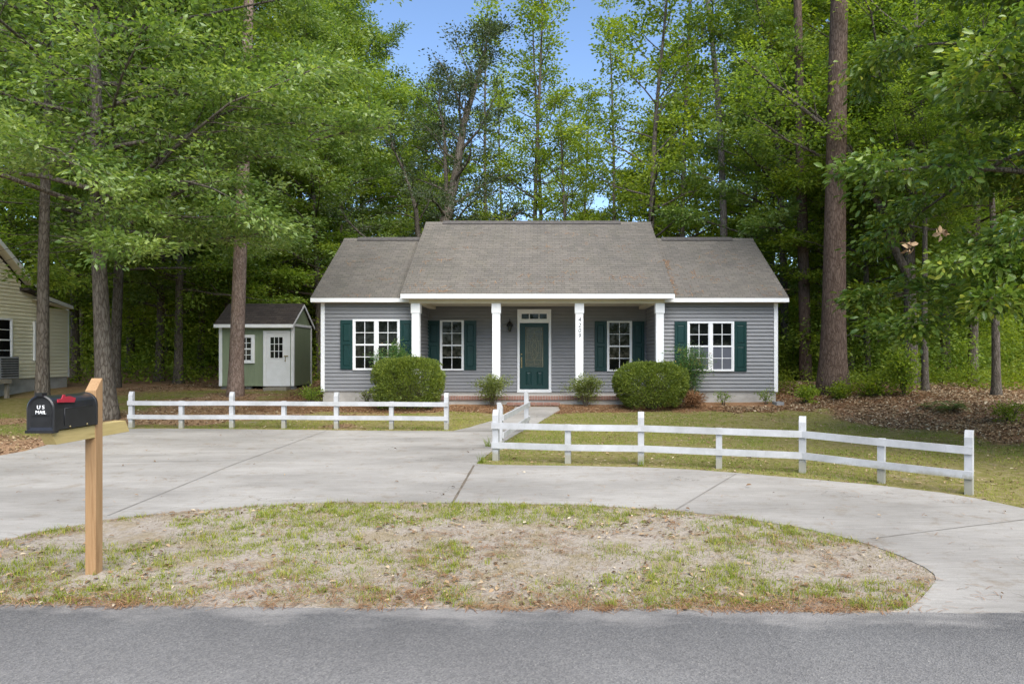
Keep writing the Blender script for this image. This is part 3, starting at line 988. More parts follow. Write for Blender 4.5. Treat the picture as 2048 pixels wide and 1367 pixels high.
for pts in ([(0, 0), (1, 0), (1, 1), (0, 1), (0, 0)],): gl(pts, .012)
for i in range(1): pass
gl([(.12, 0), (.12, 1)]); gl([(.88, 0), (.88, 1)]); gl([(0, .06), (1, .06)]); gl([(0, .94), (1, .94)]); gl([(0, .17), (1, .17)]); gl([(0, .83), (1, .83)])
gl([(.12, .65), (.34, .65)]); gl([(.66, .65), (.88, .65)]); gl([(.12, .35), (.34, .35)]); gl([(.66, .35), (.88, .35)]); gl([(.5, .83), (.5, .94)]); gl([(.5, .06), (.5, .17)])
gl([(.5 + .26 * math.sin(k * PI / 12), .5 + .30 * math.cos(k * PI / 12)) for k in range(25)])
gl([(.5 + .13 * math.sin(k * PI / 12), .5 + .20 * math.cos(k * PI / 12)) for k in range(25)])
gl([(.5, .83), (.40, .70), (.66, .52), (.34, .36), (.5, .17)]); gl([(.5, .83), (.60, .70), (.34, .52), (.66, .36), (.5, .17)])
m.build('leaded_came', M['lead'], door)
m = MB(); hxp = qx(1043)
m.lathe((0, 0, 0), [(0, 0), (.028, 0), (.028, .012), (.02, .03), (0, .03)], 12)
for i, (a, b, c) in enumerate(m.v): m.v[i] = (hxp + a, yf - c, qz(708.2) + b)
m.box(hxp - .02, hxp + .02, yf - .008, yf, qz(735), qz(714))
m.tube([(hxp, yf - .01, qz(716)), (hxp, yf - .055, qz(718)), (hxp, yf - .06, qz(726)), (hxp, yf - .01, qz(733.5))], [.009, .01, .01, .008], 8)
m.build('door_handle', M['brass'], door)

# lantern on the wall
lx, lz = X(1019.5, DP - .12), Z(652, DP - .12)
m = MB(); c = (lx, DP - .13, lz)
m.lathe(c, [(.0, .235), (.01, .225), (.012, .20), (.03, .19), (.012, .175), (.02, .15), (.075, .085), (.08, .07), (.105, .02), (.105, .0), (.07, -.005), (0, -.005)], 12)
m.lathe(c, [(0, -.17), (.02, -.165), (.05, -.135), (.052, -.12), (0, -.12)], 12)
for k in range(4):
    a = PI / 4 + k * PI / 2
    m.tube([(c[0] + .082 * math.cos(a), c[1] + .082 * math.sin(a), c[2]), (c[0] + .05 * math.cos(a), c[1] + .05 * math.sin(a), c[2] - .125)], [.007, .007], 6)
m.tube([(lx, DP - .01, lz - .08), (lx, DP - .03, lz + .02), (lx, DP - .07, lz + .09), (lx, DP - .13, lz + .14)], [.012, .012, .012, .012], 8)
m.box(lx - .05, lx + .05, DP - .03, DP - .012, lz - .12, lz + .04)
lan = m.build('wall_lantern', M['black'], house)
m = MB(); m.lathe(c, [(.06, -.01), (.04, -.12)], 12); m.build('lantern_glass', M['leadglass'], lan)
m = MB(); m.box(qx(1280), qx(1284), DP - .03, DP - .01, qz(775), qz(768)); m.build('outlet_box', M['vinyl'], house)

# ---------------------------------------------------------------- fences
def fence_post(m, x, y, z, h, w=.092, rz=0, chamfer=True):
    poly = [(-w / 2, -.25), (-w / 2, h - .085), (-w / 2 + .035, h), (w / 2, h), (w / 2, -.25)] if chamfer else [(-w / 2, -.25), (-w / 2, h), (w / 2, h), (w / 2, -.25)]
    n = len(m.v); m.prism(poly, 'x', -w / 2, w / 2)
    R = Matrix.Rotation(rz, 3, 'Z')
    for i in range(n, len(m.v)): m.v[i] = tuple(R @ Vector(m.v[i]) + Vector((x, y, z)))


def fence(name, label, pts, rail=True, H=.78):
    """pts: list of (x,y,tall) in order; rails run along the camera side of the posts"""
    P = [Vector((p[0], p[1], gzf(p[0], p[1]) + .01)) for p in pts]
    f = thing(name, label, 'fence', tuple(P[0]))
    for i, p in enumerate(P):
        a = P[max(i - 1, 0)]; b = P[min(i + 1, len(P) - 1)]; rz = math.atan2(b.y - a.y, b.x - a.x)
        m = MB()
        fence_post(m, p.x, p.y, p.z, (H if pts[i][2] else .582) + random.uniform(-.006, .006), .092 if pts[i][2] else .088, rz, pts[i][2])
        m.build('post', M['whitewood'], f, bevel=.004)
    for z0 in (.187, .488):
        tall = [i for i in range(len(P)) if pts[i][2]]
        for ia, ib in zip(tall[:-1], tall[1:]):
            m = MB()
            seq = list(range(ia, ib + 1)); sides = []
            for i in seq:
                a = P[max(i - 1, 0)]; b = P[min(i + 1, len(P) - 1)]; d = (b - a); d.z = 0; d.normalize()
                nrm = Vector((d.y, -d.x, 0)); nrm = nrm if nrm.y < 0 or (abs(nrm.y) < .3 and nrm.x < 0) else -nrm
                e = d * (.05 if i == 0 else 0) * -1 + d * (.05 if i == len(P) - 1 else 0)
                q = P[i] + nrm * .047 + e + Vector((0, 0, z0))
                sides.append((q, nrm))
            for (q, nq), (r, nr) in zip(sides[:-1], sides[1:]):
                h = Vector((0, 0, .094)); tq = nq * .030; tr_ = nr * .030
                m.add([q, r, r + h, q + h, q + tq, r + tr_, r + tr_ + h, q + tq + h],
                      [(3, 2, 1, 0), (4, 5, 6, 7), (0, 1, 5, 4), (1, 2, 6, 5), (2, 3, 7, 6), (3, 0, 4, 7)])
            m.build('rail', M['whitewood'], f)
    return f


lf = [(263, 855, 1), (363, 855.5, 0), (464, 855.5, 1), (568, 856, 0), (673, 857, 1), (783, 857.5, 0), (893, 859, 1)]
fence('rail_fence', 'white two rail fence running straight along the far edge of the driveway before the shed', [(*G(a, b), c) for a, b, c in lf])
rf = [(992, 920, 1), (1136, 926, 0), (1282, 928, 1), (1438, 936, 0), (1605, 944.5, 1), (1763, 965, 0), (1938, 988, 1)]
fence('rail_fence', 'long curving white two rail fence beside the lawn on the house right side', [(*G(a, b), c) for a, b, c in rf])
pA = G(1000, 898); pB = G(1053, 858)
fence('rail_fence', 'short white fence section with two posts beside the front walk', [(pA[0], pA[1], 1), (pB[0], pB[1], 1)], H=.80)

# ---------------------------------------------------------------- shed
SD = 22.9; sxa, sxb = X(439, SD), X(587, SD); SB = SD + 1.76
sz0, sz1 = Z(771.5, SD), Z(650, SD)
shed = thing('garden_shed', 'sage green wooden shed with white trim, a white door and dark shingle roof', 'shed', (sxa, SD, gzf(sxa, SD)))
m = MB(); m.box(sxa, sxb, SD, SB, sz0, sz1)
yr_s = (SD + SB) / 2; zr_s = Z(607, yr_s); es0 = SD - .22; es1 = SB + .22
m.prism([(SD, sz1), (SB, sz1), (yr_s, zr_s - .06)], 'x', sxa, sxb)
x = sxa + .12
while x < sxb - .1:                          # board grooves as thin battens
    m.box(x, x + .012, SD - .006, SD, sz0 + .09, sz1); x += .2
m.build('wall', M['shedgreen'], shed)
ze_s = Z(648, es0)
gable_roof(X(434, SD), sxb + .06, es0, ze_s, yr_s, zr_s, 'roof', M['shingledark'], shed, 10, .05)
m = MB()
m.box(X(434, SD), sxb + .06, es0 - .02, es0 + .001, ze_s - .11, ze_s - .002)
m.box(sxa - .01, sxa + .09, SD - .02, SD + .05, sz0, sz1); m.box(sxb - .08, sxb + .02, SD - .02, SD + .06, sz0, sz1)
m.box(sxb + .001, sxb + .02, SD + .06, SB, sz1 - .03, sz1 + .05); m.box(sxb - .02, sxb + .02, SB - .06, SB + .02, sz0, sz1)
for s, ya in ((1, es0), (-1, es1)):
    m.prism([(ya, ze_s - .11), (yr_s, zr_s - .11), (yr_s, zr_s - .02), (ya, ze_s - .02)], 'x', sxb + .045, sxb + .065)
m.build('trim', M['white'], shed)
MB().box(sxa + .09, X(526.5, SD), SD - .015, SD, sz0, sz0 + .09).build('skirt_board', M['shedgreen'], shed)
MB().box(sxb + .001, sxb + .012, SD + .06, SB - .06, sz0, sz0 + .09).build('skirt_board', M['shedgreen'], shed)
d0, d1, dz_0, dz_1 = X(533, SD), X(575.5, SD), Z(766.5, SD), Z(665.5, SD)
m = MB(); m.box(X(527, SD), d0, SD - .03, SD, sz0 + .0, Z(661, SD)); m.box(d1, X(580.5, SD), SD - .03, SD, sz0, Z(661, SD)); m.box(d0, d1, SD - .03, SD, dz_1, Z(661, SD)); m.box(d0, d1, SD - .035, SD, sz0, dz_0 - .003)
m.build('door_frame', M['white'], shed)
m = MB(); m.box(d0 + .003, d1 - .003, SD - .022, SD - .001, dz_0, dz_1 - .003)
for za, zb in ((Z(761, SD), Z(741, SD)), (Z(738, SD), Z(722, SD))):
    m.box(d0 + .12, d1 - .12, SD - .028, SD - .022, za, zb)
sdoor = m.build('door', M['white'], shed, bevel=.003)
ga, gb, gc, gd = X(541, SD), X(566.5, SD), Z(716, SD), Z(673.5, SD)
m = MB(); m.box(ga, gb, SD - .026, SD - .02, gc, gd); m.build('door_glass', M['glass'], sdoor)
m = MB()
for k in range(4):
    xx = ga + (gb - ga) * k / 3; m.box(xx - .01, xx + .01, SD - .034, SD - .0265, gc, gd)
    zz = gc + (gd - gc) * k / 3; m.box(ga, gb, SD - .0335, SD - .0268, zz - .01, zz + .01)
m.build('muntin', M['white'], sdoor)
m = MB(); m.box(X(569, SD), X(577, SD), SD - .05, SD - .034, Z(713, SD), Z(710.5, SD)); m.box(X(571, SD), X(572, SD), SD - .048, SD - .03, Z(722, SD), Z(711, SD)); m.lathe((X(571.5, SD), SD - .05, Z(721, SD)), [(0, -.025), (.022, -.01), (.025, .01), (0, .025)], 10); m.build('latch', M['brass'], sdoor)
window(X(466, SD), X(510, SD), Z(726, SD), Z(669, SD), SD, 1, shed, fw=.10, gridc=3, gridr=2, wm='white')
m = MB()
for xx in (sxa + .1, sxa + .9, sxb - .4, sxb - .1):
    for yy in (SD + .1, SB - .25): MB().box(xx - .1, xx + .1, yy, yy + .2, gzf(xx, yy) - .1, sz0 - .003).build('foundation_block', M['block'], shed)
sb = MB(); sb.box(X(531, SD - .25), X(577, SD - .25), SD - .45, SD - .06, gzf(sxb - .5, SD - .2) - .05, sz0 - .03); sb.build('door_step', M['oldwood'], shed)

# ---------------------------------------------------------------- neighbour's house (cream)
XN = X(136.5, 24.0)                          # its side wall runs away from us
XO = XN + .32                                # rake overhang


def dn(px, x=None):
    return (XN if x is None else x) * F / (px - CX)


nz0 = Z(752, 24.0); yc0 = 24.0
nye = dn(72, XO); nze = Z(566, nye); nyr = nye - 4.6; nsl = .77; nzr = nze + 4.6 * nsl
nz1 = Z(617, dn(145, XO)) - .02
nb = thing('neighbour_house', 'cream sided house with steep white trimmed gable at the far left edge', 'house', (XN, 20, gzf(XN, 20)))
m = MB()
siding_x(m, nyr - 4.4, yc0 - .05, nz0, nz1, XN, 1, None, .115)


def ngab(z):
    k = max(0, z - nze) / nsl
    return nyr - 4.6 + .25 + k, nye - .25 - k + (.75 if z < nze - .25 else 0)


siding_x(m, 0, 0, nz1, nzr - .4, XN, 1, ngab, .115)
m.build('siding_wall', M['cream'], nb)
m = MB(); m.box(XN - 9, XN - .01, nyr - 4.4, yc0 - .02, nz0, nz1); m.prism([(nyr - 4.3, nz1), (nye - .2, nz1), (nye - .2, nze - .1), (nyr, nzr - .3), (nyr - 4.3, nze - .1)], 'x', XN - 9, XN - .012); m.build('wall_core', M['cream'], nb)
m = MB(); m.box(XN - 9, XN - .02, nyr - 4.35, yc0 - .03, .05, nz0 - .002); m.build('foundation', M['found'], nb)
m = MB(); m.box(XN - .05, XN + .022, yc0 - .06, yc0 + .02, nz0 - .02, nz1 + .05); m.build('corner_board', M['vinyl'], nb)
m = MB()
m.prism([(nye, nze + .03), (nyr, nzr + .03), (2 * nyr - nye, nze + .03), (2 * nyr - nye, nze - .05), (nyr, nzr - .05), (nye, nze - .05)], 'x', XN - 9, XO - .01)
m.build('roof', M['shingledark'], nb)
m = MB(); m.prism([(nye + .01, nze + .01), (nyr, nzr + .03), (nyr, nzr - .15), (nye + .01, nze - .13)], 'x', XO - .008, XO + .015); m.build('rake_board', M['vinyl'], nb)
m = MB(); m.prism([(nye - .02, nze - .052), (nyr, nzr - .052), (nyr, nzr - .07), (nye - .02, nze - .07)], 'x', XN + .01, XO - .009); m.build('soffit', M['soffit'], nb)
y0_, y1_ = dn(95, XO), dn(146, XO)
m = MB(); m.prism([(nye - .3, Z(580, y0_)), (y1_ + .02, Z(611, y1_)), (y1_ + .02, Z(614, y1_)), (nye - .3, Z(585, y0_))], 'x', XN - 9, XO - .01)
m.build('lower_roof', M['shingledark'], nb)
m = MB(); m.prism([(y0_, Z(592, y0_)), (y1_, Z(612, y1_)), (y1_, Z(618, y1_)), (y0_, Z(600, y0_))], 'x', XO - .008, XO + .012); m.build('fascia', M['vinyl'], nb)
m = MB(); m.prism([(y0_ - .3, Z(600, y0_)), (y1_, Z(617, y1_)), (y1_, Z(618, y1_)), (y0_ - .3, Z(602, y0_))], 'x', XN + .01, XO - .009); m.build('soffit', M['soffit'], nb)


def swap_window(o, ya, yb):
    """turn a window built facing -y so that it faces +x on the wall at XN"""
    a = org(o)
    for ob in [o] + list(o.children):
        for v in ob.data.vertices:
            p = v.co + a
            v.co = Vector((XN + .042 - p.y, p.x, p.z)) - a


wa, wb = dn(-34), dn(20)
swap_window(window(wa, wb, Z(723, wb), Z(637, wb), 0, 1, nb), wa, wb)
wa, wb = dn(64), dn(84)
swap_window(window(wa, wb, Z(721, wb), Z(643, wb), 0, 1, nb, gridc=1), wa, wb)
ya, yb = dn(-28), dn(12)
ac = thing('air_conditioner', 'grey louvred air conditioner sticking out of a window of the cream house', 'air conditioner', (XN + .3, ya, Z(756, yb)))
m = MB(); m.box(XN + .08, XN + .40, ya, yb, Z(756, yb), Z(713, yb)); m.build('casing', M['block'], ac, bevel=.01)
m = MB()
for k in range(8):
    zz = Z(752, yb) + k * .072; m.box(XN + .401, XN + .415, ya + .05, yb - .05, zz, zz + .03)
m.build('louvre', M['black'], ac)
dy = 20.6; dx = X(24, dy)
dk = thing('wooden_deck', 'weathered wooden deck corner on a post below the air conditioner', 'deck', (dx, dy, gzf(dx, dy)))
m = MB(); m.box(XN + .1, dx, dy - 3, dy, Z(766, dy), Z(758, dy)); m.build('deck_board', M['oldwood'], dk)
m = MB(); m.box(X(13, dy), X(19.5, dy), dy - .10, dy - .01, gzf(dx, dy) - .1, Z(766, dy) - .002); m.build('post', M['oldwood'], dk)

# ---------------------------------------------------------------- mailbox
mbx = thing('mailbox', 'black arched metal mailbox with lowered red flag on a new square cedar post', 'mailbox', (X(181, 5.72), 5.765, -.18))
bx = mbx
pxa, pxb = X(170, 5.72), X(191.5, 5.72)
zt, zf = Z(756, 5.80), Z(781, 5.72)
m = MB(); m.prism([(5.72, -.5), (5.72, zf), (5.80, zt), (5.812, zt), (5.812, -.5)], 'x', pxa, pxb)
m.build('post', M['postwood'], mbx, bevel=.004)
m = MB(); m.prism([(5.27, .955), (5.20, 1.058), (6.14, 1.058), (6.20, .955)], 'x', pxa - .012, pxb - .006)
m.build('arm', M['armwood'], mbx, bevel=.003)
xr = X(108, 5.2); xl = X(54, 5.2); xm = (xl + xr) / 2; hw = (xr - xl) / 2; yF, yK = 5.20, 5.715
zb0 = 1.063; zsp = zb0 + .165


def arch(hw, zlo, zs, n=14):
    return [(xm + hw, zlo)] + [(xm + hw * math.cos(a), zs + hw * math.sin(a)) for a in np.linspace(0, PI, n)] + [(xm - hw, zlo)]


m = MB(); m.prism(arch(hw - .004, zb0 + .004, zsp), 'y', yF + .02, yK); m.prism(arch(hw, zb0, zsp + .001), 'y', yK - .02, yK + .003)
body = m.build('body', M['boxblack'], bx, bevel=.004)
m = MB()
o_ = arch(hw + .004, zb0 - .012, zsp, 20); i_ = arch(hw - .022, zb0 + .028, zsp, 20); n = len(o_)
v = [(p[0], yF, p[1]) for p in o_] + [(p[0], yF - .006, p[1]) for p in [((a[0] * .6 + b[0] * .4), (a[1] * .6 + b[1] * .4)) for a, b in zip(o_, i_)]] + [(p[0], yF + .006, p[1]) for p in i_] + [(p[0], yF + .045, p[1]) for p in o_]
f = []
for k in range(n):
    j = (k + 1) % n
    f += [(k, j, j + n, k + n), (k + n, j + n, j + 2 * n, k + 2 * n), (k + 3 * n, j + 3 * n, j, k)]
f.append(tuple(range(2 * n, 3 * n)))
m.add(v, f)
m.box(xm - .026, xm + .026, yF - .02, yF + .03, zsp + hw - .004, zsp + hw + .02)
m.box(xl - .006, xr + .006, yF - .014, yF + .03, zb0 - .014, zb0 + .006)
m.box(xm - .06, xm + .06, yF - .001, yF + .006, zb0 + .115, zb0 + .119)
dr = m.build('door', M['boxblack'], bx)
text_on('lettering', 'U S', .040, (xm, yF + .002, zsp + .012), M['letter'], dr)
text_on('lettering', 'MAIL', .036, (xm, yF + .002, zsp - .026), M['letter'], dr, 0, 1.0)
m = MB(); xs_ = xr - .002
for p, q in (((5.32, 1.095), (5.32, 1.225)), ((5.32, 1.225), (5.66, 1.225))):
    m.tube([(xs_, p[0], p[1]), (xs_, q[0], q[1])], [.003, .003], 6)
m.build('pressed_rib', M['boxblack'], body)
m = MB()
for yy in (5.38, 5.58): m.lathe((0, 0, 0), [(0, 0), (.008, 0), (.007, .006), (0, .008)], 8)
for i, (a, b, c) in enumerate(m.v): m.v[i] = (xs_ + c, (5.38 if i < len(m.v) // 2 else 5.58) + a, 1.082 + b)
m.build('bolt', M['brass'], body)
m = MB(); fy, fz = 5.235, 1.262
m.prism([(fy, fz + .012), (fy + .19, fz + .002), (fy + .205, fz + .035), (fy + .14, fz + .052), (fy + .085, fz + .052), (fy + .085, fz + .065), (fy + .06, fz + .068), (fy + .045, fz + .038), (fy, fz + .036)], 'x', xr - .002, xr + .004)
m.build('flag', M['red'], bx, bevel=.001)

# ---------------------------------------------------------------- trees
def curve(p, d, L, n, rng, jit=.12, up=0.0, grav=0.0):
    pts = [Vector(p)]; d = Vector(d).normalized()
    for i in range(n):
        d = (d + Vector((rng.randn() * jit, rng.randn() * jit, rng.randn() * jit * .7 + up - grav * (i / n)))).normalized()
        pts.append(pts[-1] + d * (L / n))
    return pts


def make_tree(seed, H=16, r=.25, lean=(0, 0), c0=.2, c1=1.0, Lmax=5, nprim=30, el=(5, 55), leaf=(.09, .045), nl=34, cr=.42, flat=.45, prof='round', trunk_n=10,
              flare=1.5, sway=.15, sec=1.9, grav=.05, pathpts=None, wob=.04, fork=None, bare=0, shape=4, nt=3, keep=None):
    rng = RS(seed); tb = MB()
    if pathpts is None:
        k = 14; pts = []
        for i in range(k + 1):
            t = i / k
            pts.append(Vector((lean[0] * t + sway * math.sin(t * 5 + seed) * t, lean[1] * t + sway * math.cos(t * 4 + seed * 2) * t, H * t - (.3 if i == 0 else 0))))
        # an extra ring low down for the root flare
        pts.insert(1, pts[0].lerp(pts[1], .55)); pts.insert(1, pts[0].lerp(pts[1], .55))
    else:
        pts = [Vector(p) for p in pathpts]
    H = pts[-1].z

    def rad(z):
        t = max(0, min(1, z / H))
        return r * ((1 - t) ** .75 * .93 + .07) * (1 + (flare - 1) * math.exp(-max(z, 0) / (.75 if flare > 1.55 else .35)))
    tb.tube(pts, [rad(p.z) for p in pts], trunk_n, True, True, wob, rng)

    def tp(z):
        for a, b in zip(pts[:-1], pts[1:]):
            if a.z <= z <= b.z + 1e-6: return a.lerp(b, (z - a.z) / max(b.z - a.z, 1e-6))
        return pts[-1].copy()
    CL = []; CS = []; CD = []
    prims = []
    for i in range(nprim):
        t = (i + rng.rand()) / nprim
        z = H * (c0 + (c1 - c0) * t)
        pr = {'round': math.sin(PI * min(1, .18 + .80 * t)) ** .7, 'cone': (1 - t) ** .8 * .9 + .12, 'wide': 1 - .55 * t ** 2, 'top': .35 + .65 * math.sin(PI * t) ** .6}[prof]
        L = Lmax * pr * rng.uniform(.7, 1.15); az = i * 2.399 + rng.uniform(-.5, .5)
        e = math.radians(el[0] + (el[1] - el[0]) * t + rng.uniform(-10, 10))
        prims.append((tp(z), Vector((math.cos(az) * math.cos(e), math.sin(az) * math.cos(e), math.sin(e))), L, min(rad(z) * .42, .02 + L * .016)))
    for b in (fork or []):
        prims.append((tp(b[0]), Vector(b[1]).normalized(), b[2], b[3]))
    for p, d, L, r0 in prims:
        n = 7; q = curve(p, d, L, n, rng, .13, .02, grav)
        tb.tube(q, [r0 * (1 - .85 * k / n) + .004 for k in range(n + 1)], 6, False)
        ns = max(3, int(L * sec))
        for s in range(ns):
            u = .22 + .78 * (s + rng.rand()) / ns
            k = min(int(u * n), n - 1); a = q[k].lerp(q[k + 1], u * n - k); dd = (q[k + 1] - q[k]).normalized()
            side = dd.cross(Vector((0, 0, 1))).normalized() * (1 if rng.rand() < .5 else -1)
            sd = (dd * rng.uniform(.3, 1.0) + side * rng.uniform(.4, 1.1) + Vector((0, 0, rng.uniform(-.25, .45)))).normalized()
            sl = (.25 * L * (1.15 - .6 * u) + .35) * rng.uniform(.7, 1.3)
            w = curve(a, sd, sl, 4, rng, .2, 0, grav * 1.6)
            rs = max(.004, r0 * .28 * (1 - .6 * u))
            tb.tube(w, [rs * (1 - .75 * j / 4) + .002 for j in range(5)], 4, False)
            if rng.rand() < bare: continue
            for j in range(nt):
                uu = .35 + .65 * (j + rng.rand() * .6) / (nt - .4); kk = min(int(uu * 4), 3)
                c = w[kk].lerp(w[kk + 1], min(1, uu * 4 - kk))
                CL.append(c); CS.append(cr * rng.uniform(.65, 1.25)); CD.append((w[kk + 1] - w[kk]).normalized())
        CL.append(q[-1]); CS.append(cr); CD.append((q[-1] - q[-2]).normalized())
    C0 = np.array([tuple(c) for c in CL]); S0 = np.array(CS); D0 = np.array([tuple(c) for c in CD])
    if keep is not None:
        kx = keep(C0); C0, S0, D0 = C0[kx], S0[kx], D0[kx]
    V, Fc, rn = clump_leaves(rng, C0, S0, D0, nl, leaf, flat, shape)
    return tb.mesh('trunk'), np_mesh('crown', V, Fc, rn)


def clump_leaves(rng, C0, S0, D0, nl, leaf, flat=.45, shape=4, upb=.9):
    m = len(C0)
    idx = np.repeat(np.arange(m), nl); n = len(idx)
    o = rng.randn(n, 3) * .5; o[:, 2] *= flat
    cr = rng.rand(m)
    C = C0[idx] + o * S0[idx, None]
    D = norm(o * np.array([1, 1, .4]) + D0[idx] * .5 + rng.randn(n, 3) * .35 - np.array([0, 0, .12]))
    N = norm(rng.randn(n, 3) * .55 + np.array([0, 0, upb]))
    sc = rng.uniform(.7, 1.3, n)
    rn = np.clip(.5 + (cr[idx] - .5) * .55 + rng.randn(n) * .17, 0, 1)
    return leaf_geo(C, D, N, leaf[0] * sc, leaf[1] * sc, rn, .2, shape)


TM = {}
TM['oak'] = make_tree(11, H=17, r=.19, lean=(-.9, .3), c0=.27, c1=1, Lmax=6.6, nprim=58, el=(-4, 50), leaf=(.118, .056), nl=58, cr=.44, flat=.40, prof='wide', sec=2.5, grav=.06, flare=1.7,
                      fork=[(4.2, (1, .1, .9), 7.5, .075), (4.6, (.8, -.35, .75), 6.5, .07), (4.9, (1, -.5, .35), 7.5, .05), (5.2, (.9, -.9, .3), 6.5, .05), (5.4, (.55, -1, .1), 5.5, .045), (4.5, (2.1, -2.7, -.75), 4.0, .035), (4.7, (1.6, -2.2, -.35), 4.6, .035), (5.0, (2.6, -1.6, -.3), 5.0, .04)],
                      keep=lambda c: ~((c[:, 0] < -.7 - .69 * c[:, 1]) & (c[:, 2] < 5.1)))
TM['oakb'] = make_tree(23, H=16, r=.16, lean=(.5, .2), c0=.16, c1=1, Lmax=4.8, nprim=46, el=(5, 60), leaf=(.135, .07), nl=58, cr=.44, flat=.45, prof='round', sec=1.9)
TM['highoak'] = make_tree(29, H=16, r=.17, lean=(.3, .2), c0=.48, c1=1, Lmax=4.0, nprim=34, el=(10, 60), leaf=(.12, .06), nl=60, cr=.50, flat=.45, prof='round', sec=1.9)
TM['oakc'] = make_tree(37, H=18, r=.17, lean=(-.4, .4), c0=.20, c1=1, Lmax=5.0, nprim=44, el=(0, 58), leaf=(.14, .07), nl=58, cr=.46, flat=.4, prof='wide', sec=1.9)
TM['gum'] = make_tree(41, H=19, r=.13, lean=(.3, .1), c0=.22, c1=1, Lmax=3.0, nprim=36, el=(15, 50), leaf=(.14, .10), nl=16, cr=.46, flat=.5, prof='cone', sec=1.7, sway=.2)
TM['gumb'] = make_tree(53, H=17, r=.15, lean=(.6, -.2), c0=.18, c1=1, Lmax=3.4, nprim=32, el=(10, 55), leaf=(.14, .10), nl=25, cr=.48, flat=.5, prof='round', sec=1.8, sway=.25)
TM['maple'] = make_tree(67, H=12, r=.14, lean=(.2, .3), c0=.12, c1=1, Lmax=3.6, nprim=34, el=(5, 60), leaf=(.14, .10), nl=48, cr=.48, flat=.4, prof='round', sec=1.9)
TM['pine'] = make_tree(71, H=25, r=.215, lean=(.9, 0), c0=.58, c1=1, Lmax=3.6, nprim=26, el=(0, 50), leaf=(.22, .012), nl=40, cr=.5, flat=.8, prof='round', sec=1.5, trunk_n=16, flare=1.35, sway=.05, wob=.05)
TM['bigpine'] = make_tree(73, H=27, r=.335, lean=(.45, 0), c0=.58, c1=1, Lmax=4.5, nprim=26, el=(0, 50), leaf=(.22, .012), nl=40, cr=.6, flat=.8, prof='round', sec=1.4, trunk_n=20, flare=1.6, sway=.06, wob=.05)
TM['snag'] = make_tree(79, H=24, r=.185, c0=.42, c1=1, Lmax=2.8, nprim=9, el=(10, 40), leaf=(.14, .1), nl=16, cr=.42, prof='round', sec=1.1, trunk_n=12, bare=.5,
                       pathpts=[(0, 0, -.3), (0, 0, 2), (-.05, 0, 4.5), (-.12, 0, 7), (-.2, 0, 9.5), (-.38, 0, 12), (-.62, 0, 14.5), (-.95, 0, 17), (-1.2, 0, 20), (-1.3, 0, 24)], flare=1.2)
TM['lean'] = make_tree(83, H=15, r=.34, c0=.25, c1=1, Lmax=3.0, nprim=26, el=(15, 65), leaf=(.13, .065), nl=40, cr=.48, flat=.5, prof='round', sec=1.9, trunk_n=12,
                       pathpts=[(0, 0, -.3), (.1, 0, 2), (.35, 0, 4), (.7, .1, 5.6), (1.25, .1, 7.2), (1.6, .2, 9), (1.9, .2, 11), (2.5, .3, 13), (3.0, .3, 15)],
                       fork=[(4.6, (-.55, .1, 1), 6.5, .15), (5.2, (1, .1, .55), 4.5, .13), (4.2, (.9, -.2, .25), 4.8, .1), (4.0, (-.8, -.3, .5), 5, .1), (7.2, (-.3, .2, 1), 6, .12)])
TM['twin'] = make_tree(91, H=14, r=.20, c0=.30, c1=1, Lmax=3.2, nprim=20, el=(15, 60), leaf=(.12, .065), nl=50, cr=.5, flat=.5, prof='round', sec=1.7, trunk_n=10,
                       fork=[(3.2, (-.55, 0, 1), 8.5, .13), (3.8, (-.35, .2, 1), 7, .1), (5.2, (-.8, -.2, .55), 6, .08), (6, (-.5, 0, .8), 6, .07)])
TM['glossy'] = make_tree(97, H=11.5, r=.20, lean=(.2, .1), c0=.27, c1=1, Lmax=3.7, nprim=54, el=(-16, 55), leaf=(.135, .062), nl=58, cr=.36, flat=.6, prof='wide', sec=2.4, grav=.10, shape=7, nt=3,
                         fork=[(2.7, (-1, -.3, -.06), 2.9, .04), (2.5, (-.7, -1, -.1), 2.8, .04), (2.9, (-.3, -1, -.05), 3.0, .04), (2.8, (-1, .5, -.08), 3.0, .04), (3.1, (-1, -.8, .05), 3.3, .045)],
                         keep=lambda c: c[:, 2] > 1.75)

M_TREE = {'oak': ('oakbark', 'leafoak'), 'oakb': ('oakbark', 'leafmid'), 'oakc': ('oakbark', 'leafoak'), 'highoak': ('oakbark', 'leafoak'), 'gum': ('oakbark', 'leafgum'), 'gumb': ('oakbark', 'leafgum'), 'maple': ('oakbark', 'leaflight'),
          'pine': ('pinebark', 'needle'), 'bigpine': ('pinebarkdark', 'needle'), 'snag': ('greybark', 'leafgum'), 'lean': ('oakbark', 'leafmid'), 'twin': ('oakbark', 'leafmid'), 'glossy': ('oakbark', 'leafmag')}
for k, (a, b) in TM.items():
    a.materials.append(M[M_TREE[k][0]]); b.materials.append(M[M_TREE[k][1]])


def tree(kind, px, d, label, name='tree', rz=0.0, sc=1.0, sz=None, leafm=None, bark=None, group=None, dz=0, cat='tree'):
    x = X(px, d)
    o = thing(name, label, cat, (x, d, gzf(x, d) + dz), group, rz)
    o.scale = (sc, sc, sz or sc)
    for part, me, mm in (('trunk', TM[kind][0], bark), ('crown', TM[kind][1], leafm)):
        c = bpy.data.objects.new(part, me); col.objects.link(c); c.parent = o
        if mm:
            c.material_slots[0].link = 'OBJECT'; c.material_slots[0].material = M[mm]
    return o


WL = 'trees in the woods on the shed side'
WR = 'trees in the woods on the bare side of the house'
WC = 'trees rising behind the roof'
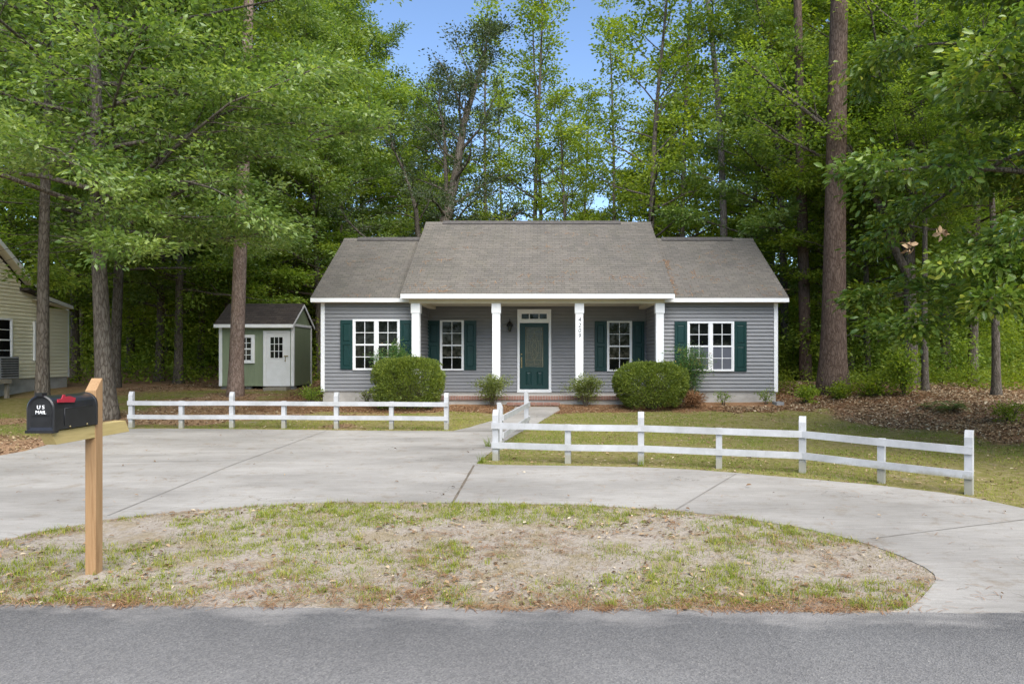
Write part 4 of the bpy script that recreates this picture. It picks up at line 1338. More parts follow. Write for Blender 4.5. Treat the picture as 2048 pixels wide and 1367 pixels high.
# near and singular trees
tree('pine', 470, 21.0, 'tall straight pine trunk standing directly in front of the green shed', 'pine_tree')
tree('oak', 214, 16.7, 'big leafy oak with flared trunk right behind the mailbox post', 'oak_tree')
tree('highoak', 85, 18.3, 'slim grey trunked tree standing before the cream house', 'oak_tree', 1.2, .95, leafm='leafoak')
tree('bigpine', 1665, 20.0, 'thickest dark pine trunk, nearest the lawn right of the house', 'pine_tree')
tree('pine', 1612, 23.0, 'reddish pine trunk between the house corner and the thickest pine', 'pine_tree', 2.0, .9, 1.1, bark='pinebarkdark')
tree('snag', 1452, 29.0, 'tall pale grey bare trunk rising above the right end of the roof', 'tree')
tree('lean', 838, 30.0, 'dark spreading tree with forked leaning limbs behind the roof left end', 'tree', 0, leafm='leafolive')
tree('twin', 1822, 21.0, 'tree with several curved limbs forking left behind the glossy leaved tree', 'tree')
tree('glossy', 2150, 11.9, 'glossy broad leaved tree hanging in from the right edge', 'evergreen_tree', .4, 1.0)
tree('gumb', 1296, 27.0, 'light green tree with straight dark trunk behind the roof ridge right end', 'sweetgum_tree', 0, .98)
tree('gum', 1069, 31.0, 'slender open tree with thin dark trunk, left one of the pair over the ridge', 'sweetgum_tree', .8)
tree('gum', 1084, 33.0, 'slender open tree with thin dark trunk, right one of the pair over the ridge', 'sweetgum_tree', 3.2, .95)
tree('gumb', 1135, 30.0, 'small open tree leaning over the middle of the roof ridge', 'sweetgum_tree', 2.6, .72)
tree('oakb', 1572, 26.0, 'leafy grey green tree just behind the right roof wing', 'oak_tree', 2.2, 1.05, leafm='leafoak')
def dead_cluster(parent, px, py, d, seed):
    rng = RS(seed); c = at(px, py, d); inv = (Matrix.Translation(parent.location) @ parent.rotation_euler.to_matrix().to_4x4()).inverted(); n = 9
    C = np.array([tuple(inv @ (c + Vector(rng.randn(3) * .025))) for _ in range(n)])
    V, Fc, rn = leaf_geo(C, norm(rng.randn(n, 3) + np.array([0, 0, -.6])), norm(rng.randn(n, 3)), np.full(n, .12), np.full(n, .065), rng.uniform(.5, .78, n), .2, 7)
    link_mesh('dead_leaves', np_mesh('dead_leaves', V, Fc, rn), M['deadleaf'], parent)


gt = bpy.data.objects['evergreen_tree']
dead_cluster(gt, 1886, 462, 9.6, 1); dead_cluster(gt, 1818, 493, 9.9, 2)
tree('maple', 1735, 22.5, 'young light green tree between the thickest pine and the forked tree', 'maple_tree', 1.0, .8)
# rows of woods behind
OWN = {150: 'dark woodland trunk between the cream house corner and the big oak', 228: 'dark trunk immediately right of the big oak with the flared base',
       318: 'woodland trunk in the gap between oak and shed, nearer the oak', 357: 'woodland trunk in the gap between oak and shed, nearer the shed',
       455: 'dark trunk rising behind the left end of the shed roof', 541: 'dark trunk rising behind the right end of the shed roof',
       640: 'leafy tree filling the gap between shed and grey house', 1540: 'tree behind the right wing of the grey house, right of the pale bare trunk',
       1700: 'slim trunk in the shade just right of the thickest pine', 1850: 'slim straight trunk right of the vine covered shrub',
       1993: 'slim straight trunk on the leaf litter bank near the right edge', 1345: 'yellow green tree behind the roof where the right wing begins',
       912: 'olive leaved tree far behind the left end of the roof ridge'}
rw_ = random.Random(5)
for i, (px_, d, k, sc, lm) in enumerate([
    (-40, 27, 'highoak', 1.0, None), (150, 28, 'oakb', 1.05, 'leafmid'), (228, 23.5, 'oakc', .95, 'leafmid'), (318, 27.5, 'oakb', 1.0, 'leafoak'), (357, 26, 'oakc', .9, 'leafmid'), (455, 28, 'oakb', 1.1, 'leafmid'), (541, 31, 'oakc', 1.0, 'leafgum'),
    (640, 30, 'oakb', .95, 'leafoak'), (590, 38, 'maple', 1.5, None), (690, 36, 'oakc', 1.0, 'leafmid'), (400, 37, 'oakc', 1.1, 'leaflight'), (260, 36, 'maple', 1.5, None), (90, 37, 'oakc', 1.1, 'leafmid'), (20, 31, 'oakc', 1.0, 'leafmid'),
    (-120, 30, 'oakc', 1.1, None), (725, 39, 'oakc', 1.0, 'leafdark'), (500, 44, 'oakb', 1.3, 'leaflight'), (330, 46, 'oakc', 1.2, 'leafgum'), (160, 46, 'oakb', 1.3, 'leafmid'), (680, 47, 'oakb', 1.3, 'leafgum')]):
    tree(k, px_, d, OWN.get(px_, 'tall leafy tree standing in the shaded woods between the cream house and the grey house'), 'woodland_tree', rw_.uniform(0, 6.28), sc * rw_.uniform(.95, 1.05), None, lm, None, WL)
for i, (px_, d, k, sc, lm) in enumerate([
    (1700, 25, 'oakc', .95, 'leafgum'), (1755, 30, 'oakb', 1.05, 'leafgum'), (1850, 19.5, 'highoak', .6, 'leafmid'), (1890, 25, 'oakc', 1.0, 'leafmid'), (1945, 23, 'oakb', .95, 'leafmid'), (1993, 18.5, 'highoak', .65, 'leafmid'),
    (1540, 34, 'oakc', 1.05, 'leafgum'), (1640, 35, 'maple', 1.5, None), (1800, 37, 'oakc', 1.1, 'leafmid'), (1930, 36, 'oakb', 1.15, 'leafdark'), (2080, 32, 'oakc', 1.1, 'leafmid'), (1500, 44, 'oakb', 1.1, 'leaflight'), (1700, 47, 'oakc', 1.2, 'leafgum'), (1880, 48, 'oakb', 1.3, 'leafmid')]):
    tree(k, px_, d, OWN.get(px_, 'tall leafy tree standing in the shaded woods right of the grey house'), 'woodland_tree', rw_.uniform(0, 6.28), sc * rw_.uniform(.95, 1.05), None, lm, None, WR)
for i, (px_, d, k, sc, lm) in enumerate([
    (985, 52, 'maple', .8, 'leafgum'), (1190, 50, 'maple', .85, None), (1250, 44, 'maple', .95, None), (1345, 42, 'maple', 1.2, None), (1400, 46, 'gumb', 1.2, 'leaflight'), (1365, 35, 'gum', 1.2, None), (970, 42, 'gum', 1.1, None), (1030, 58, 'maple', .8, None), (1165, 37, 'gum', .8, None), (912, 46, 'gumb', 1.05, 'leafolive'), (1230, 36, 'gum', .95, None), (870, 50, 'gumb', 1.15, None), (820, 44, 'oakb', 1.1, 'leafmid'), (1120, 52, 'gumb', 1.0, None), (1005, 46, 'gum', .95, None)]):
    tree(k, px_, d, OWN.get(px_, 'slender leafy tree rising far behind the middle of the roof'), 'woodland_tree', rw_.uniform(0, 6.28), sc * rw_.uniform(.95, 1.05), None, lm, None, WC)


# far woods and undergrowth: one mass each
def leaf_mass(name, centres, sizes, nl, leaf, mat, seed, flat=.6):
    rng = RS(seed)
    D0 = norm(rng.randn(len(centres), 3) + np.array([0, 0, .3]))
    V, Fc, rn = clump_leaves(rng, centres, sizes, D0, nl, leaf, flat)
    me = np_mesh(name, V, Fc, rn)
    return link_mesh(name, me, mat, None, 'stuff')


rng = RS(12)
n = 1500
x = rng.uniform(8.6, 20, n); y = 21 + rng.rand(n) * 7
ok = (rng.rand(n) < sstep(.38, .58, fbm(x * .5, y * .5, 47, 3)))
leaf_mass('undergrowth', np.stack([x, y, gz(x, y) + rng.rand(n) ** 1.3 * 2.9], 1)[ok], rng.uniform(.3, .7, n)[ok], 42, (.11, .065), M['leafmid'], 13)
rng = RS(3)
n = 3800
x = rng.uniform(-62, 62, n); y = 52 + rng.rand(n) * 14
top = np.where(np.abs(x - 1) < 9, 7.5 + 2.5 * np.sin(x * .9), 15 + 4 * np.sin(x * .35)) + 0 * x
z = 1.0 + rng.rand(n) ** .9 * top
leaf_mass('far_woods', np.stack([x, y, z], 1), rng.uniform(1.0, 2.1, n), 44, (.36, .22), M['leafgum'], 4)
n = 1500
x = rng.uniform(-60, 60, n); y_ = -rng.uniform(24, 34, n)
leaf_mass('far_woods', np.stack([x, y_, rng.rand(n) * 13 - .3], 1), rng.uniform(1.0, 2.1, n), 44, (.4, .26), M['leafmid'], 6)  # unseen woods across the road, added to darken the reflections in the window panes
n = 5200
x = rng.uniform(-50, 50, n); y = 47 + rng.rand(n) * 7
leaf_mass('far_woods', np.stack([x, y, .6 + rng.rand(n) * 5.5], 1), rng.uniform(.8, 1.5, n), 54, (.30, .18), M['leaflight'], 8)
n = 2200
x = rng.uniform(6.8, 21, n); y = 19.6 + rng.rand(n) ** 1.4 * 11
z = gz(x, y) + .04 + rng.rand(n) ** 2 * .5
ok = (rng.rand(n) < sstep(.40, .6, fbm(x * .7, y * .7, 44, 3))) & ((x > hx1 + .4) | (y > 27))
leaf_mass('ground_ivy', np.stack([x, y, z], 1)[ok], rng.uniform(.12, .4, n)[ok], 22, (.07, .045), M['leaflight'], 9)
n = 2600
px_ = rng.uniform(-250, 2300, n); d = 25.5 + rng.rand(n) ** 1.3 * 20
x = (px_ - CX) * d / F
ok = ~((x > hx0 - .8) & (x < hx1 + .5) & (d < 28)) & ~((x > sxa - .8) & (x < sxb + 1) & (d < 26))
x, d = x[ok], d[ok]
z = gz(x, d) + rng.rand(len(x)) ** 1.5 * 4.6
leaf_mass('undergrowth', np.stack([x, d, z], 1), rng.uniform(.4, .9, len(x)), 46, (.13, .075), M['leafgum'], 5)


# ---------------------------------------------------------------- shrubs by the house
def shell_hedge(name, label, cx, cy, rx, ry, zc, rz, p, n, mat, group=None, seed=0, stemr=.03):
    """clipped shrub: leaves in a thick shell of a superellipsoid"""
    rng = RS(seed); z0 = gzf(cx, cy)
    o = thing(name, label, 'shrub', (cx, cy, z0), group)
    v = norm(rng.randn(n, 3)); v[:, 2] = np.where(v[:, 2] < -.75, -v[:, 2], v[:, 2])
    k = (np.abs(v) ** p).sum(1) ** (-1 / p)
    bump = 1 + .20 * (fbm(v[:, 0] * 2.3 + 5, v[:, 1] * 2.3 + v[:, 2] * 3.1, seed, 3) - .5)
    dep = 1 - rng.rand(n) ** 1.8 * .38 + (rng.rand(n) > .95) * rng.rand(n) ** 1.8 * .13
    hol = fbm(v[:, 0] * 4.5 + v[:, 1] * 3 + 9, v[:, 2] * 4.5 + v[:, 1] * 2, seed + 8, 3)
    tap = 1 - .16 * sstep(.1, -.9, v[:, 2])
    P = v * (k * dep * bump)[:, None] * np.array([rx, ry, rz]); P[:, :2] *= tap[:, None]
    P = P[~((hol < .36) & (dep > .86))]
    P[:, 2] += zc
    P = P[P[:, 2] > .04]; n = len(P)
    D = norm(P - np.array([0, 0, zc]) + rng.randn(n, 3) * .4 + np.array([0, 0, .35])); N = norm(rng.randn(n, 3) * .8 + np.array([0, 0, .7]))
    s = rng.uniform(.7, 1.35, n)
    rn = np.clip(.35 + .35 * fbm(P[:, 0] * 5, P[:, 2] * 5 + P[:, 1] * 4, seed + 3, 3) - .1 + rng.randn(n) * .2, 0, 1)
    V, Fc, rr = leaf_geo(P, D, N, .045 * s, .024 * s, rn, .2)
    link_mesh('foliage', np_mesh('foliage', V, Fc, rr), mat, o)
    m = MB()
    for i in range(46):
        a = rng.rand() * 6.28; q = rng.rand() ** .5 * .72
        t = Vector((math.cos(a) * rx * q, math.sin(a) * ry * q, zc + rz * (rng.rand() * 1.1 - .35)))
        m.tube([Vector((t.x * .12, t.y * .12, -.05)), Vector((t.x * .55, t.y * .55, t.z * .5)), t], [.014, .009, .004], 5, False)
    me = m.mesh('stem'); link_mesh('stem', me, M['twig'], o)
    return o


hd = 18.55
shell_hedge('clipped_shrub', 'boxy clipped green shrub left of the porch steps, below the left porch window', X(817, hd), hd, 69 * hd / F, .80, .65, .655, 4.6, 36000, M['leafbox'], None, 21)
shell_hedge('clipped_shrub', 'rounded clipped green shrub beside the right end of the porch', X(1302, hd), hd, 73 * hd / F, .80, .60, .63, 2.8, 36000, M['leafbox'], None, 22)


def bush(name, label, px, d, w, h, ncl, nl, leaf, mat, cat='bush', seed=0, group=None, stems=8, cr=.16, low=.25, shape=4):
    rng = RS(seed); x = X(px, d); z = gzf(x, d)
    o = thing(name, label, cat, (x, d, z), group)
    m = MB(); C = []; D = []
    for i in range(stems):
        a = i * 2.4 + rng.rand(); e = Vector((math.cos(a) * w * .5 * rng.uniform(.3, .95), math.sin(a) * w * .45 * rng.uniform(.3, .9), h * rng.uniform(.7, 1.0)))
        q = [Vector((math.cos(a) * .03, math.sin(a) * .03, -.05)), Vector((e.x * .35, e.y * .35, e.z * .45)), Vector((e.x * .75, e.y * .75, e.z * .8)), e]
        m.tube(q, [.011, .008, .006, .003], 5, False)
        for k in range(ncl):
            t = low + (1 - low) * (k + rng.rand()) / ncl
            kk = min(int(t * 3), 2); c = q[kk].lerp(q[kk + 1], t * 3 - kk) + Vector(rng.randn(3) * w * .09)
            C.append(tuple(c)); D.append((c.x, c.y, .25))
    C = np.array(C); D = norm(np.array(D) + 1e-4)
    V, Fc, rn = clump_leaves(rng, C, np.full(len(C), cr) * rng.uniform(.7, 1.3, len(C)), D, nl, leaf, .7, shape, .6)
    V[:, 2] = np.maximum(V[:, 2], .01)
    link_mesh('stem', m.mesh('stem'), M['twig'], o)
    link_mesh('foliage', np_mesh('foliage', V, Fc, rn), mat, o)
    return o


bush('porch_bush', 'loose pale green bush in front of the porch post left of the door', 986, 19.0, .9, .80, 7, 42, (.045, .024), M['leafbush'], 'bush', 31, None, 13, .15, .42)
bush('porch_bush', 'loose pale green bush at the porch post bearing the house number', 1172, 19.0, .9, .82, 7, 46, (.045, .024), M['leafbush'], 'bush', 32, None, 13, .15, .35)
bush('nandina_bush', 'feathery nandina rising behind the boxy clipped shrub', 787, 19.35, .95, 1.66, 9, 62, (.06, .018), M['leafnand'], 'bush', 33, None, 11, .22, .5)
bush('nandina_bush', 'feathery nandina beside the rounded shrub below the right window', 1377, 19.2, 1.1, 1.52, 10, 60, (.06, .018), M['leafnand'], 'bush', 34, None, 12, .22, .2)
bush('low_bush', 'low dark green bush near the left corner of the grey house', 622, 19.6, .62, .40, 5, 22, (.045, .026), M['leafmid'], 'bush', 35, None, 9, .13, .3)
bush('low_bush', 'small sparse bush against the foundation under the left window', 733, 19.3, .45, .38, 4, 14, (.045, .026), M['leafbush'], 'bush', 36, None, 6, .10, .3)
bush('low_bush', 'small sparse sprig growing against the foundation under the right window', 1448, 19.3, .40, .34, 4, 14, (.045, .026), M['leafmid'], 'bush', 37, None, 5, .10, .3)
bush('low_bush', 'thin weedy bush at the right end of the foundation', 1532, 19.4, .50, .36, 4, 14, (.05, .025), M['leafmid'], 'bush', 38, None, 6, .11, .3)
bush('dead_fern', 'brown dead clump of fronds between the rounded shrub and foundation', 1388, 18.6, .55, .34, 6, 26, (.13, .012), M['straw'], 'dead plant', 39, None, 10, .10, .2)
bush('vine_shrub', 'leafy vine covered shrub at the foot of the forked tree', 1808, 18.6, .8, 1.3, 8, 20, (.08, .055), M['leafgum'], 'shrub', 40, None, 10, .20, .1)
bush('woodland_shrub', 'low bright shrub right of the thickest pine foot', 1745, 18.9, 1.2, .5, 6, 13, (.08, .05), M['leaflight'], 'shrub', 41, None, 12, .2, .2)
bush('woodland_shrub', 'little green shrub at the foot of the thickest pine', 1678, 19.0, .55, .42, 5, 22, (.06, .04), M['leaflight'], 'shrub', 42, None, 8, .13, .2)
bush('woodland_shrub', 'weedy green plant left of the thickest pine foot', 1612, 19.0, .55, .48, 5, 18, (.07, .04), M['leafgum'], 'shrub', 43, None, 8, .14, .2)
bush('woodland_shrub', 'dark shrub in the shade behind the right house corner', 1585, 24.0, 1.8, 1.7, 9, 26, (.09, .06), M['leafmid'], 'shrub', 44, None, 14, .3, .1)
bush('woodland_shrub', 'pale weedy shrub on the leaf litter near the right edge', 2020, 14.6, .7, .42, 5, 20, (.05, .03), M['leaflight'], 'shrub', 45, None, 8, .13, .2)


def fern(label, px, d, nfr, L, seed):
    rng = RS(seed); x = X(px, d); o = thing('fern', label, 'fern', (x, d, gzf(x, d)))
    m = MB(); C = []; D = []; N = []; Ls = []
    for i in range(nfr):
        a = i * 2.4 + rng.rand() * .5; l = L * rng.uniform(.7, 1.1); e = rng.uniform(.7, 1.2)
        q = [Vector((math.cos(a) * l * .75 * t, math.sin(a) * l * .75 * t, l * (e * t - .75 * t * t))) for t in np.linspace(0, 1, 14)]
        m.tube(q, [.005 * (1 - .8 * k / 13) for k in range(14)], 4, False)
        for k in range(2, 14):
            t = (q[k] - q[k - 1]).normalized(); s = t.cross(Vector((0, 0, 1))).normalized()
            for sg in (-1, 1):
                C.append(tuple(q[k])); D.append(tuple(s * sg + t * .45)); N.append((0, 0, 1)); Ls.append(l * .28 * math.sin(PI * (k + 1) / 16))
    C = np.array(C); Ls = np.array(Ls)
    V, Fc, rn = leaf_geo(C, np.array(D), np.array(N, float) + rng.randn(len(C), 3) * .2, Ls, Ls * .25, rng.rand(len(C)), .1)
    link_mesh('stem', m.mesh('stem'), M['twig'], o); link_mesh('frond', np_mesh('frond', V, Fc, rn), M['fern'], o)


fern('pale green fern growing on the leaf litter under the glossy leaved tree', 1902, 16.2, 16, .62, 51)
fern('small fern among the leaf litter left of the larger fern', 1855, 16.8, 9, .35, 52)

# small grey splash block by the house corner
x, y = X(1556, 19.3), 19.3
spb = thing('splash_block', 'small grey concrete block at the right corner of the grey house', 'block', (x, y, gzf(x, y)))
m = MB(); z = gzf(x, y); m.prism([(x - .11, z - .03), (x + .11, z - .03), (x + .10, z + .08), (x + .06, z + .09), (x + .04, z + .06), (x - .04, z + .06), (x - .06, z + .09), (x - .10, z + .08)], 'y', y - .2, y + .2)
m.build('block', M['block'], spb, bevel=.006)


# ---------------------------------------------------------------- ground cover
def scatter(n, x0, x1, y0, y1, seed, ydens=0):
    rng = RS(seed)
    x = rng.uniform(x0, x1, n); u = rng.rand(n)
    y = y0 + (y1 - y0) * (u if not ydens else (np.exp(u * ydens) - 1) / (math.exp(ydens) - 1))
    return rng, x, y


def blades(name, rng, x, y, L, W, mat, rnd, lean=.5, z=None, kind='stuff'):
    n = len(x); z = gz(x, y) if z is None else z
    az = rng.rand(n) * 6.28; l = lean * rng.rand(n) + .05
    D = np.stack([np.cos(az) * l, np.sin(az) * l, np.ones(n)], 1)
    S = np.stack([-np.sin(az + rng.randn(n) * .8), np.cos(az + rng.randn(n) * .8), np.zeros(n)], 1)
    B = np.stack([x, y, z - .004], 1); L = np.asarray(L)[:, None]; W = np.asarray(W)[:, None]
    bend = np.stack([np.cos(az), np.sin(az), -.5 * np.ones(n)], 1) * (l ** 1.2)[:, None] * .45
    V = np.stack([B - S * W * .5, B + S * W * .5, B + D * L * .55 + S * W * .3, B + D * L * .55 - S * W * .3, B + (D + bend) * L], 1).reshape(-1, 3)
    i = np.arange(n)[:, None] * 5
    Fc = np.concatenate([i + [0, 1, 2], i + [0, 2, 3], i + [3, 2, 4]], 1).reshape(-1, 3)
    return link_mesh(name, np_mesh(name, V, Fc, np.repeat(rnd, 3)), mat, None, kind)


# lawn
rng, x, y = scatter(420000, -13.5, 10.5, 7.0, 22.5, 61)
vis = np.abs(x - (1024 - CX) * y / F) < (1024 + 320) * y / F
x, y = x[vis], y[vis]
vg, mu, _ = zones(x, y)
pt = fbm(x * .8, y * .8, 71, 4); pt2 = fbm(x * 3.1, y * 3.1, 72, 3)
dens = np.clip(sstep(.36, .60, pt * .55 + pt2 * .45), .06, 1) * (1 - mu * .985)
ok = (vg < .5) & ~inpoly(x, y) & (rng.rand(len(x)) < dens)
x, y, pt2 = x[ok], y[ok], pt2[ok]
tone = sstep(.25, .75, fbm(x * .6 + 9, y * .6, 73, 3))
rn = np.clip(.10 + tone * .6 + rng.randn(len(x)) * .17, 0, 1)
blades('lawn_grass', rng, x, y, .020 + .026 * rng.rand(len(x)) * (.5 + pt2), np.full(len(x), .006), M['grass'], rn, .9)

# patchy tufts on the verge between road and driveway
rng, x, y = scatter(9500, -7, 4.6, 5.0, 8.5, 62)
pt = fbm(x * .75, y * 1.3, 81, 4) * .62 + fbm(x * 3.2, y * 3.2, 82, 3) * .38
edge = np.clip(1 - np.abs(dist_poly(x, y)) / .25, 0, 1) * .06
ok = inpoly(x, y, NEAR) & ~inpoly(x, y) & (pt + edge > .43 + rng.rand(len(x)) * .17)
x, y, pt = x[ok], y[ok], pt[ok]
k = rng.randint(5, 34, len(x)); idx = np.repeat(np.arange(len(x)), k)
sp = (.018 + .05 * rng.rand(len(x)))[idx]
bx_, by_ = x[idx] + rng.randn(len(idx)) * sp, y[idx] + rng.randn(len(idx)) * sp
ht = (.020 + .045 * rng.rand(len(x)) ** 2 + .035 * (rng.rand(len(x)) > .90))[idx] * rng.uniform(.5, 1.25, len(idx))
tone = rng.rand(len(x))[idx]
okb = ~inpoly(bx_, by_) & (by_ > road_edge(bx_) + .03)
rn = np.clip(.25 + tone * .4 + rng.randn(len(idx)) * .18, 0, 1)
blades('verge_grass', rng, bx_[okb], by_[okb], ht[okb], np.full(okb.sum(), .0055), M['weed'], rn[okb], 1.0)


# thatch of dead grass between the tufts
rng, x, y = scatter(90000, -7, 4.6, 5.0, 8.5, 68)
pt = fbm(x * .9, y * 1.5, 84, 4) * .6 + fbm(x * 4, y * 4, 85, 3) * .4
ok = inpoly(x, y, NEAR) & ~inpoly(x, y) & (pt > .40 + rng.rand(len(x)) * .2) & (y > road_edge(x) + .04)
x, y = x[ok], y[ok]
blades('dead_grass', rng, x, y, .012 + .03 * rng.rand(len(x)), np.full(len(x), .0038), M['thatch'], rng.rand(len(x)), 2.2)


def flat_leaves(name, x, y, z, L, W, rn, mat, rng, curl=.5, shape=7):
    n = len(x); az = rng.rand(n) * 6.28
    D = np.stack([np.cos(az), np.sin(az), rng.randn(n) * .18], 1)
    N = np.stack([rng.randn(n) * .3, rng.randn(n) * .3, np.ones(n)], 1)
    V, Fc, rr = leaf_geo(np.stack([x, y, z], 1), D, norm(N), L, W, rn, curl, shape)
    return link_mesh(name, np_mesh(name, V, Fc, rr), mat, None, 'stuff')


# fallen leaves
rng, x, y = scatter(90000, -13.5, 11, 5.0, 27, 63, .9)
vis = (np.abs(x - (1024 - CX) * y / F) < (1024 + 320) * y / F) & ~((x > hx0) & (x < hx1) & (y > 18.95)) & (y > road_edge(x))
x, y = x[vis], y[vis]
vg, mu, stw = zones(x, y)
ins = inpoly(x, y)
clus = fbm(x * 1.4, y * 1.4, 91, 3)
dens = np.where(ins, .004 + .05 * (clus > .68) * 0, np.where(vg > .5, .09 + .5 * sstep(.48, .7, clus), .12 + .22 * sstep(.5, .7, clus))) + mu * (1 - ins) * .8
ok = rng.rand(len(x)) < dens
x, y, ins, vg, mu = x[ok], y[ok], ins[ok], vg[ok], mu[ok]
n = len(x); L = rng.uniform(.025, .06, n) * np.where(mu > .5, 1.4, 1) * np.where(rng.rand(n) > .96, 1.7, 1)
z = gz(x, y) + np.where(ins, .035, .006 + .014 * rng.rand(n))
flat_leaves('leaf_litter', x, y, z, L, L * rng.uniform(.35, .55, n), np.clip(rng.rand(n) ** .9 * 1.0, 0, 1), M['deadleaf'], rng, .28)

rng, x, y = scatter(60000, 4.8, 13.5, 11.5, 23, 69)
vg, mu, stw = zones(x, y)
ok = (rng.rand(len(x)) < mu * (.35 + .65 * sstep(.4, .6, fbm(x * 1.1, y * 1.1, 92, 3)))) & ~((x < hx1 + .1) & (y > 18.9)) & ~inpoly(x, y)
x, y = x[ok], y[ok]; n = len(x); L = rng.uniform(.04, .10, n)
flat_leaves('leaf_litter', x, y, gz(x, y) + .012 + .03 * rng.rand(n), L, L * rng.uniform(.35, .6, n), np.clip(.38 + rng.rand(n) * .66, 0, 1), M['deadleaf'], rng, .3)

# pine straw: thin needles in clumps
def straw(name, cx, cy, cz, spread, k, seed, L=(.08, .17), w=.0032, kind='stuff', flatz=.012, normal=None):
    rng = RS(seed); idx = np.repeat(np.arange(len(cx)), k); n = len(idx)
    sp = np.broadcast_to(spread, (len(cx),))[idx]
    x = np.asarray(cx)[idx] + rng.randn(n) * sp; y = np.asarray(cy)[idx] + rng.randn(n) * sp * .8
    return rng, idx, x, y


def needles(name, rng, x, y, z, L, w, slope_=0.0):
    n = len(x); az = rng.rand(n) * 6.28
    D = np.stack([np.cos(az), np.sin(az), np.sin(az) * slope_ + rng.randn(n) * .06], 1); S = np.stack([-np.sin(az), np.cos(az), np.cos(az) * slope_], 1)
    Lh = (L * .5)[:, None]; C = np.stack([x, y, z], 1); up = np.array([0, 0, .12])
    V = np.stack([C - D * Lh - S * w / 2, C - D * Lh + S * w / 2, C + S * w / 2 + up * Lh, C - S * w / 2 + up * Lh, C + D * Lh + S * w / 2, C + D * Lh - S * w / 2], 1).reshape(-1, 3)
    i = np.arange(n)[:, None] * 6
    Fc = np.concatenate([i + [0, 2, 1], i + [0, 3, 2], i + [3, 4, 2], i + [3, 5, 4]], 1).reshape(-1, 3)
    return link_mesh(name, np_mesh(name, V, Fc, np.repeat(np.clip(rng.rand(n), 0, 1), 4)), M['straw'], None, 'stuff')


# along the road edge and over the verge
rng, x, y = scatter(52000, -7.2, 4.2, 4.95, 8.4, 64)
ed = np.exp(-np.maximum(y - road_edge(x) - .02, 0) / .17)
de = np.exp(-dist_poly(x, y) / .10) * .10
cl = fbm(x * 1.2, y * 1.2, 95, 4)
ok = inpoly(x, y, NEAR) & ~inpoly(x, y) & (rng.rand(len(x)) < ed * .9 * (.25 + .75 * sstep(.35, .6, cl)) + de + .10 * sstep(.5, .72, cl)) & (y > road_edge(x) - .02)
x, y = x[ok], y[ok]
x = np.repeat(x, 3) + rng.randn(len(x) * 3) * .03; y = np.repeat(y, 3) + rng.randn(len(y) * 3) * .02
needles('pine_straw', rng, x, y, gz(x, y) + .006 + .014 * rng.rand(len(x)), rng.uniform(.06, .15, len(x)), .0035)
# beds by the house and under the pines
rng, x, y = scatter(60000, -9, 10.5, 16.9, 23.5, 65)
vg, mu, stw = zones(x, y)
vis = (np.abs(x - (1024 - CX) * y / F) < (1024 + 320) * y / F) & ~((x > hx0) & (x < hx1) & (y > 18.95)) & ~inpoly(x, y)
ok = vis & (rng.rand(len(x)) < mu * (.25 + .75 * stw))
x, y = x[ok], y[ok]
needles('pine_straw', rng, x, y, gz(x, y) + .01 + .03 * rng.rand(len(x)), rng.uniform(.10, .2, len(x)), .007)
# a few wisps on the concrete
rng = RS(66)
cx_, cy_ = [], []
for p in [(230, 889), (300, 893), (250, 897), (150, 893), (60, 915), (420, 890), (560, 880), (110, 952), (330, 960), (700, 905), (1180, 935), (1300, 950), (1900, 1000), (1830, 1210), (1880, 1220), (1990, 1190), (1700, 985)]:
    g = G(*p); k = rng.randint(4, 26)
    cx_ += list(g[0] + rng.randn(k) * .22); cy_ += list(g[1] + rng.randn(k) * .10)
rr_ = 160
gx_ = rng.uniform(-9, 6, 900); gy_ = rng.uniform(6, 15, 900); ok = inpoly(gx_, gy_); cx_ += list(gx_[ok]); cy_ += list(gy_[ok])
cx_ = np.array(cx_); cy_ = np.array(cy_); ok = inpoly(cx_, cy_); cx_, cy_ = cx_[ok], cy_[ok]
needles('pine_straw', rng, cx_, cy_, np.array([gzs(a, b) for a, b in zip(cx_, cy_)]) + .012, rng.uniform(.05, .13, len(cx_)), .0035)
# wisps on the roof
rng = RS(67); cx_, cy_, cz_ = [], [], []
for i in range(75):
    wing = rng.rand() < .45
    t = rng.rand() ** 1.6 * .85
    if wing:
        x = rng.uniform(em1 + .1, ew1 - .2) if rng.rand() < .75 else rng.uniform(ew0 + .2, em0 - .1); ye, ze, yr_, zr_ = DE, ze_w, yr_w, zr_w
    else:
        x = rng.uniform(em0 + .2, em1 - .05); ye, ze, yr_, zr_ = DM, ze_m, yr_m, zr_m
    k = rng.randint(2, 9)
    xx = x + rng.randn(k) * .2; yy = np.clip(ye + (yr_ - ye) * t + rng.randn(k) * .08, ye + .1, yr_ - .2)
    cx_ += list(xx); cy_ += list(yy); cz_ += list(ze + (zr_ - ze) * (yy - ye) / (yr_ - ye) + .018)
for i in range(24):
    yy = DE + .15 + rng.rand(14) * 2.0; xx = em1 + .05 + rng.rand(14) * .16
    if i < 5: cx_ += list(xx); cy_ += list(yy); cz_ += list(ze_w + (zr_w - ze_w) * (yy - DE) / (yr_w - DE) + .018)
needles('pine_straw', rng, np.array(cx_), np.array(cy_), np.array(cz_), rng.uniform(.08, .2, len(cx_)), .0075, pitch)

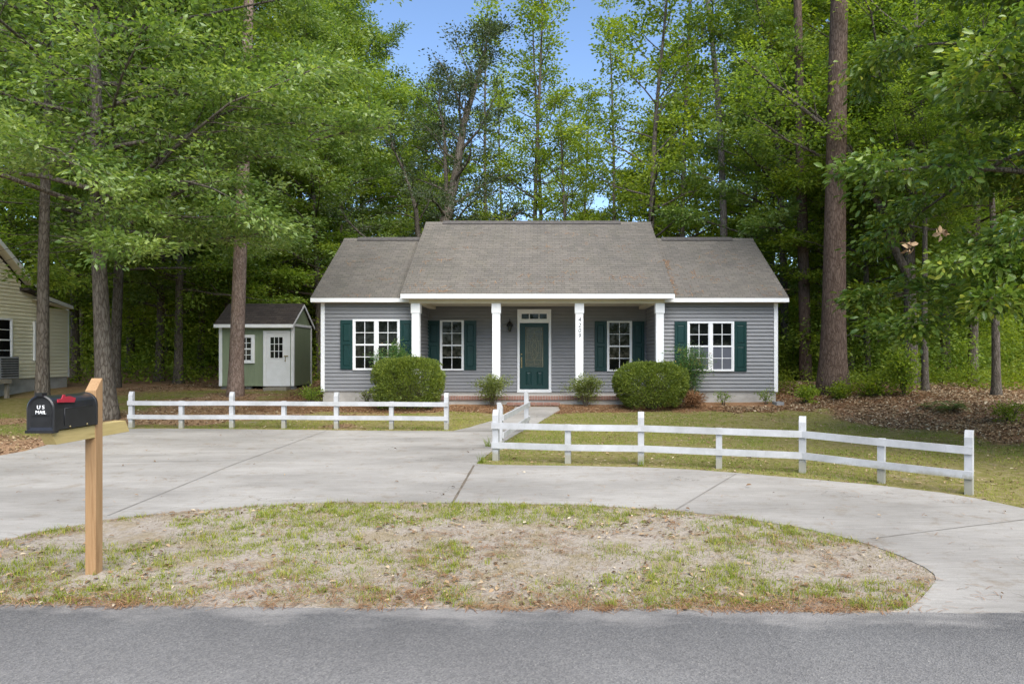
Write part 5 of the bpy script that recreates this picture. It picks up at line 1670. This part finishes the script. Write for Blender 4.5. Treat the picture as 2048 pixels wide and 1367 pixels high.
# tufts at the fence corner
for lab, p, h in (('tuft of long grass at the corner post by the walk', (976, 893), .22), ('tuft of long grass on the driveway corner below the corner post', (962, 925), .20), ('small grass tuft at the foot of the second tall post of the curving fence', (1282, 931), .13)):
    g = G(*p); rng = RS(int(p[0])); n = 34
    x = g[0] + rng.randn(n) * .03; y = g[1] + rng.randn(n) * .03
    o = blades('grass_tuft', rng, x, y, h * rng.uniform(.5, 1.1, n), np.full(n, .008), M['weed'], rng.rand(n) * .4, .8, None, None)
    tag(o, lab, 'grass tuft')

# ---------------------------------------------------------------- light, sky, camera
EL, AZ = math.radians(49), math.radians(157)     # sun: high, behind the camera's right shoulder (azimuth from +Y, clockwise)
w = bpy.data.worlds.new('World'); scn.world = w; w.use_nodes = True
nt = w.node_tree; bg = nt.nodes['Background']
sky = nt.nodes.new('ShaderNodeTexSky'); sky.sky_type = 'NISHITA'; sky.sun_disc = False
sky.sun_elevation = EL; sky.sun_rotation = AZ; sky.ozone_density = 2.5; sky.dust_density = .2; sky.altitude = 1500; sky.air_density = 1.0
nt.links.new(sky.outputs[0], bg.inputs[0]); bg.inputs[1].default_value = .095
L = bpy.data.lights.new('sun', 'SUN'); L.energy = 2.65; L.angle = math.radians(65); L.color = (1, .95, .87)
so_ = bpy.data.objects.new('sun', L); col.objects.link(so_)
sd = Vector((math.sin(AZ) * math.cos(EL), math.cos(AZ) * math.cos(EL), math.sin(EL)))
so_.rotation_euler = (-sd).to_track_quat('-Z', 'Y').to_euler(); so_.location = (12, -10, 30)

cam = bpy.data.cameras.new('camera'); co = bpy.data.objects.new('camera', cam); col.objects.link(co)
cam.sensor_width = 36; cam.sensor_fit = 'HORIZONTAL'; cam.lens = 36 * F / 2048
co.location = (0, 0, HC); co.rotation_euler = (PI / 2, 0, 0)
cam.shift_x = -(CX - 1024) / 2048; cam.shift_y = (CY - 683.5) / 2048
cam.clip_start = .05; cam.clip_end = 2000
scn.camera = co
scn.view_settings.view_transform = 'Standard'; scn.view_settings.look = 'None'
scn.view_settings.exposure = 1.58; scn.view_settings.gamma = 1
scn.cycles.max_bounces = 7; scn.cycles.diffuse_bounces = 4; scn.cycles.glossy_bounces = 3; scn.cycles.transmission_bounces = 4
scn.cycles.use_denoising = True
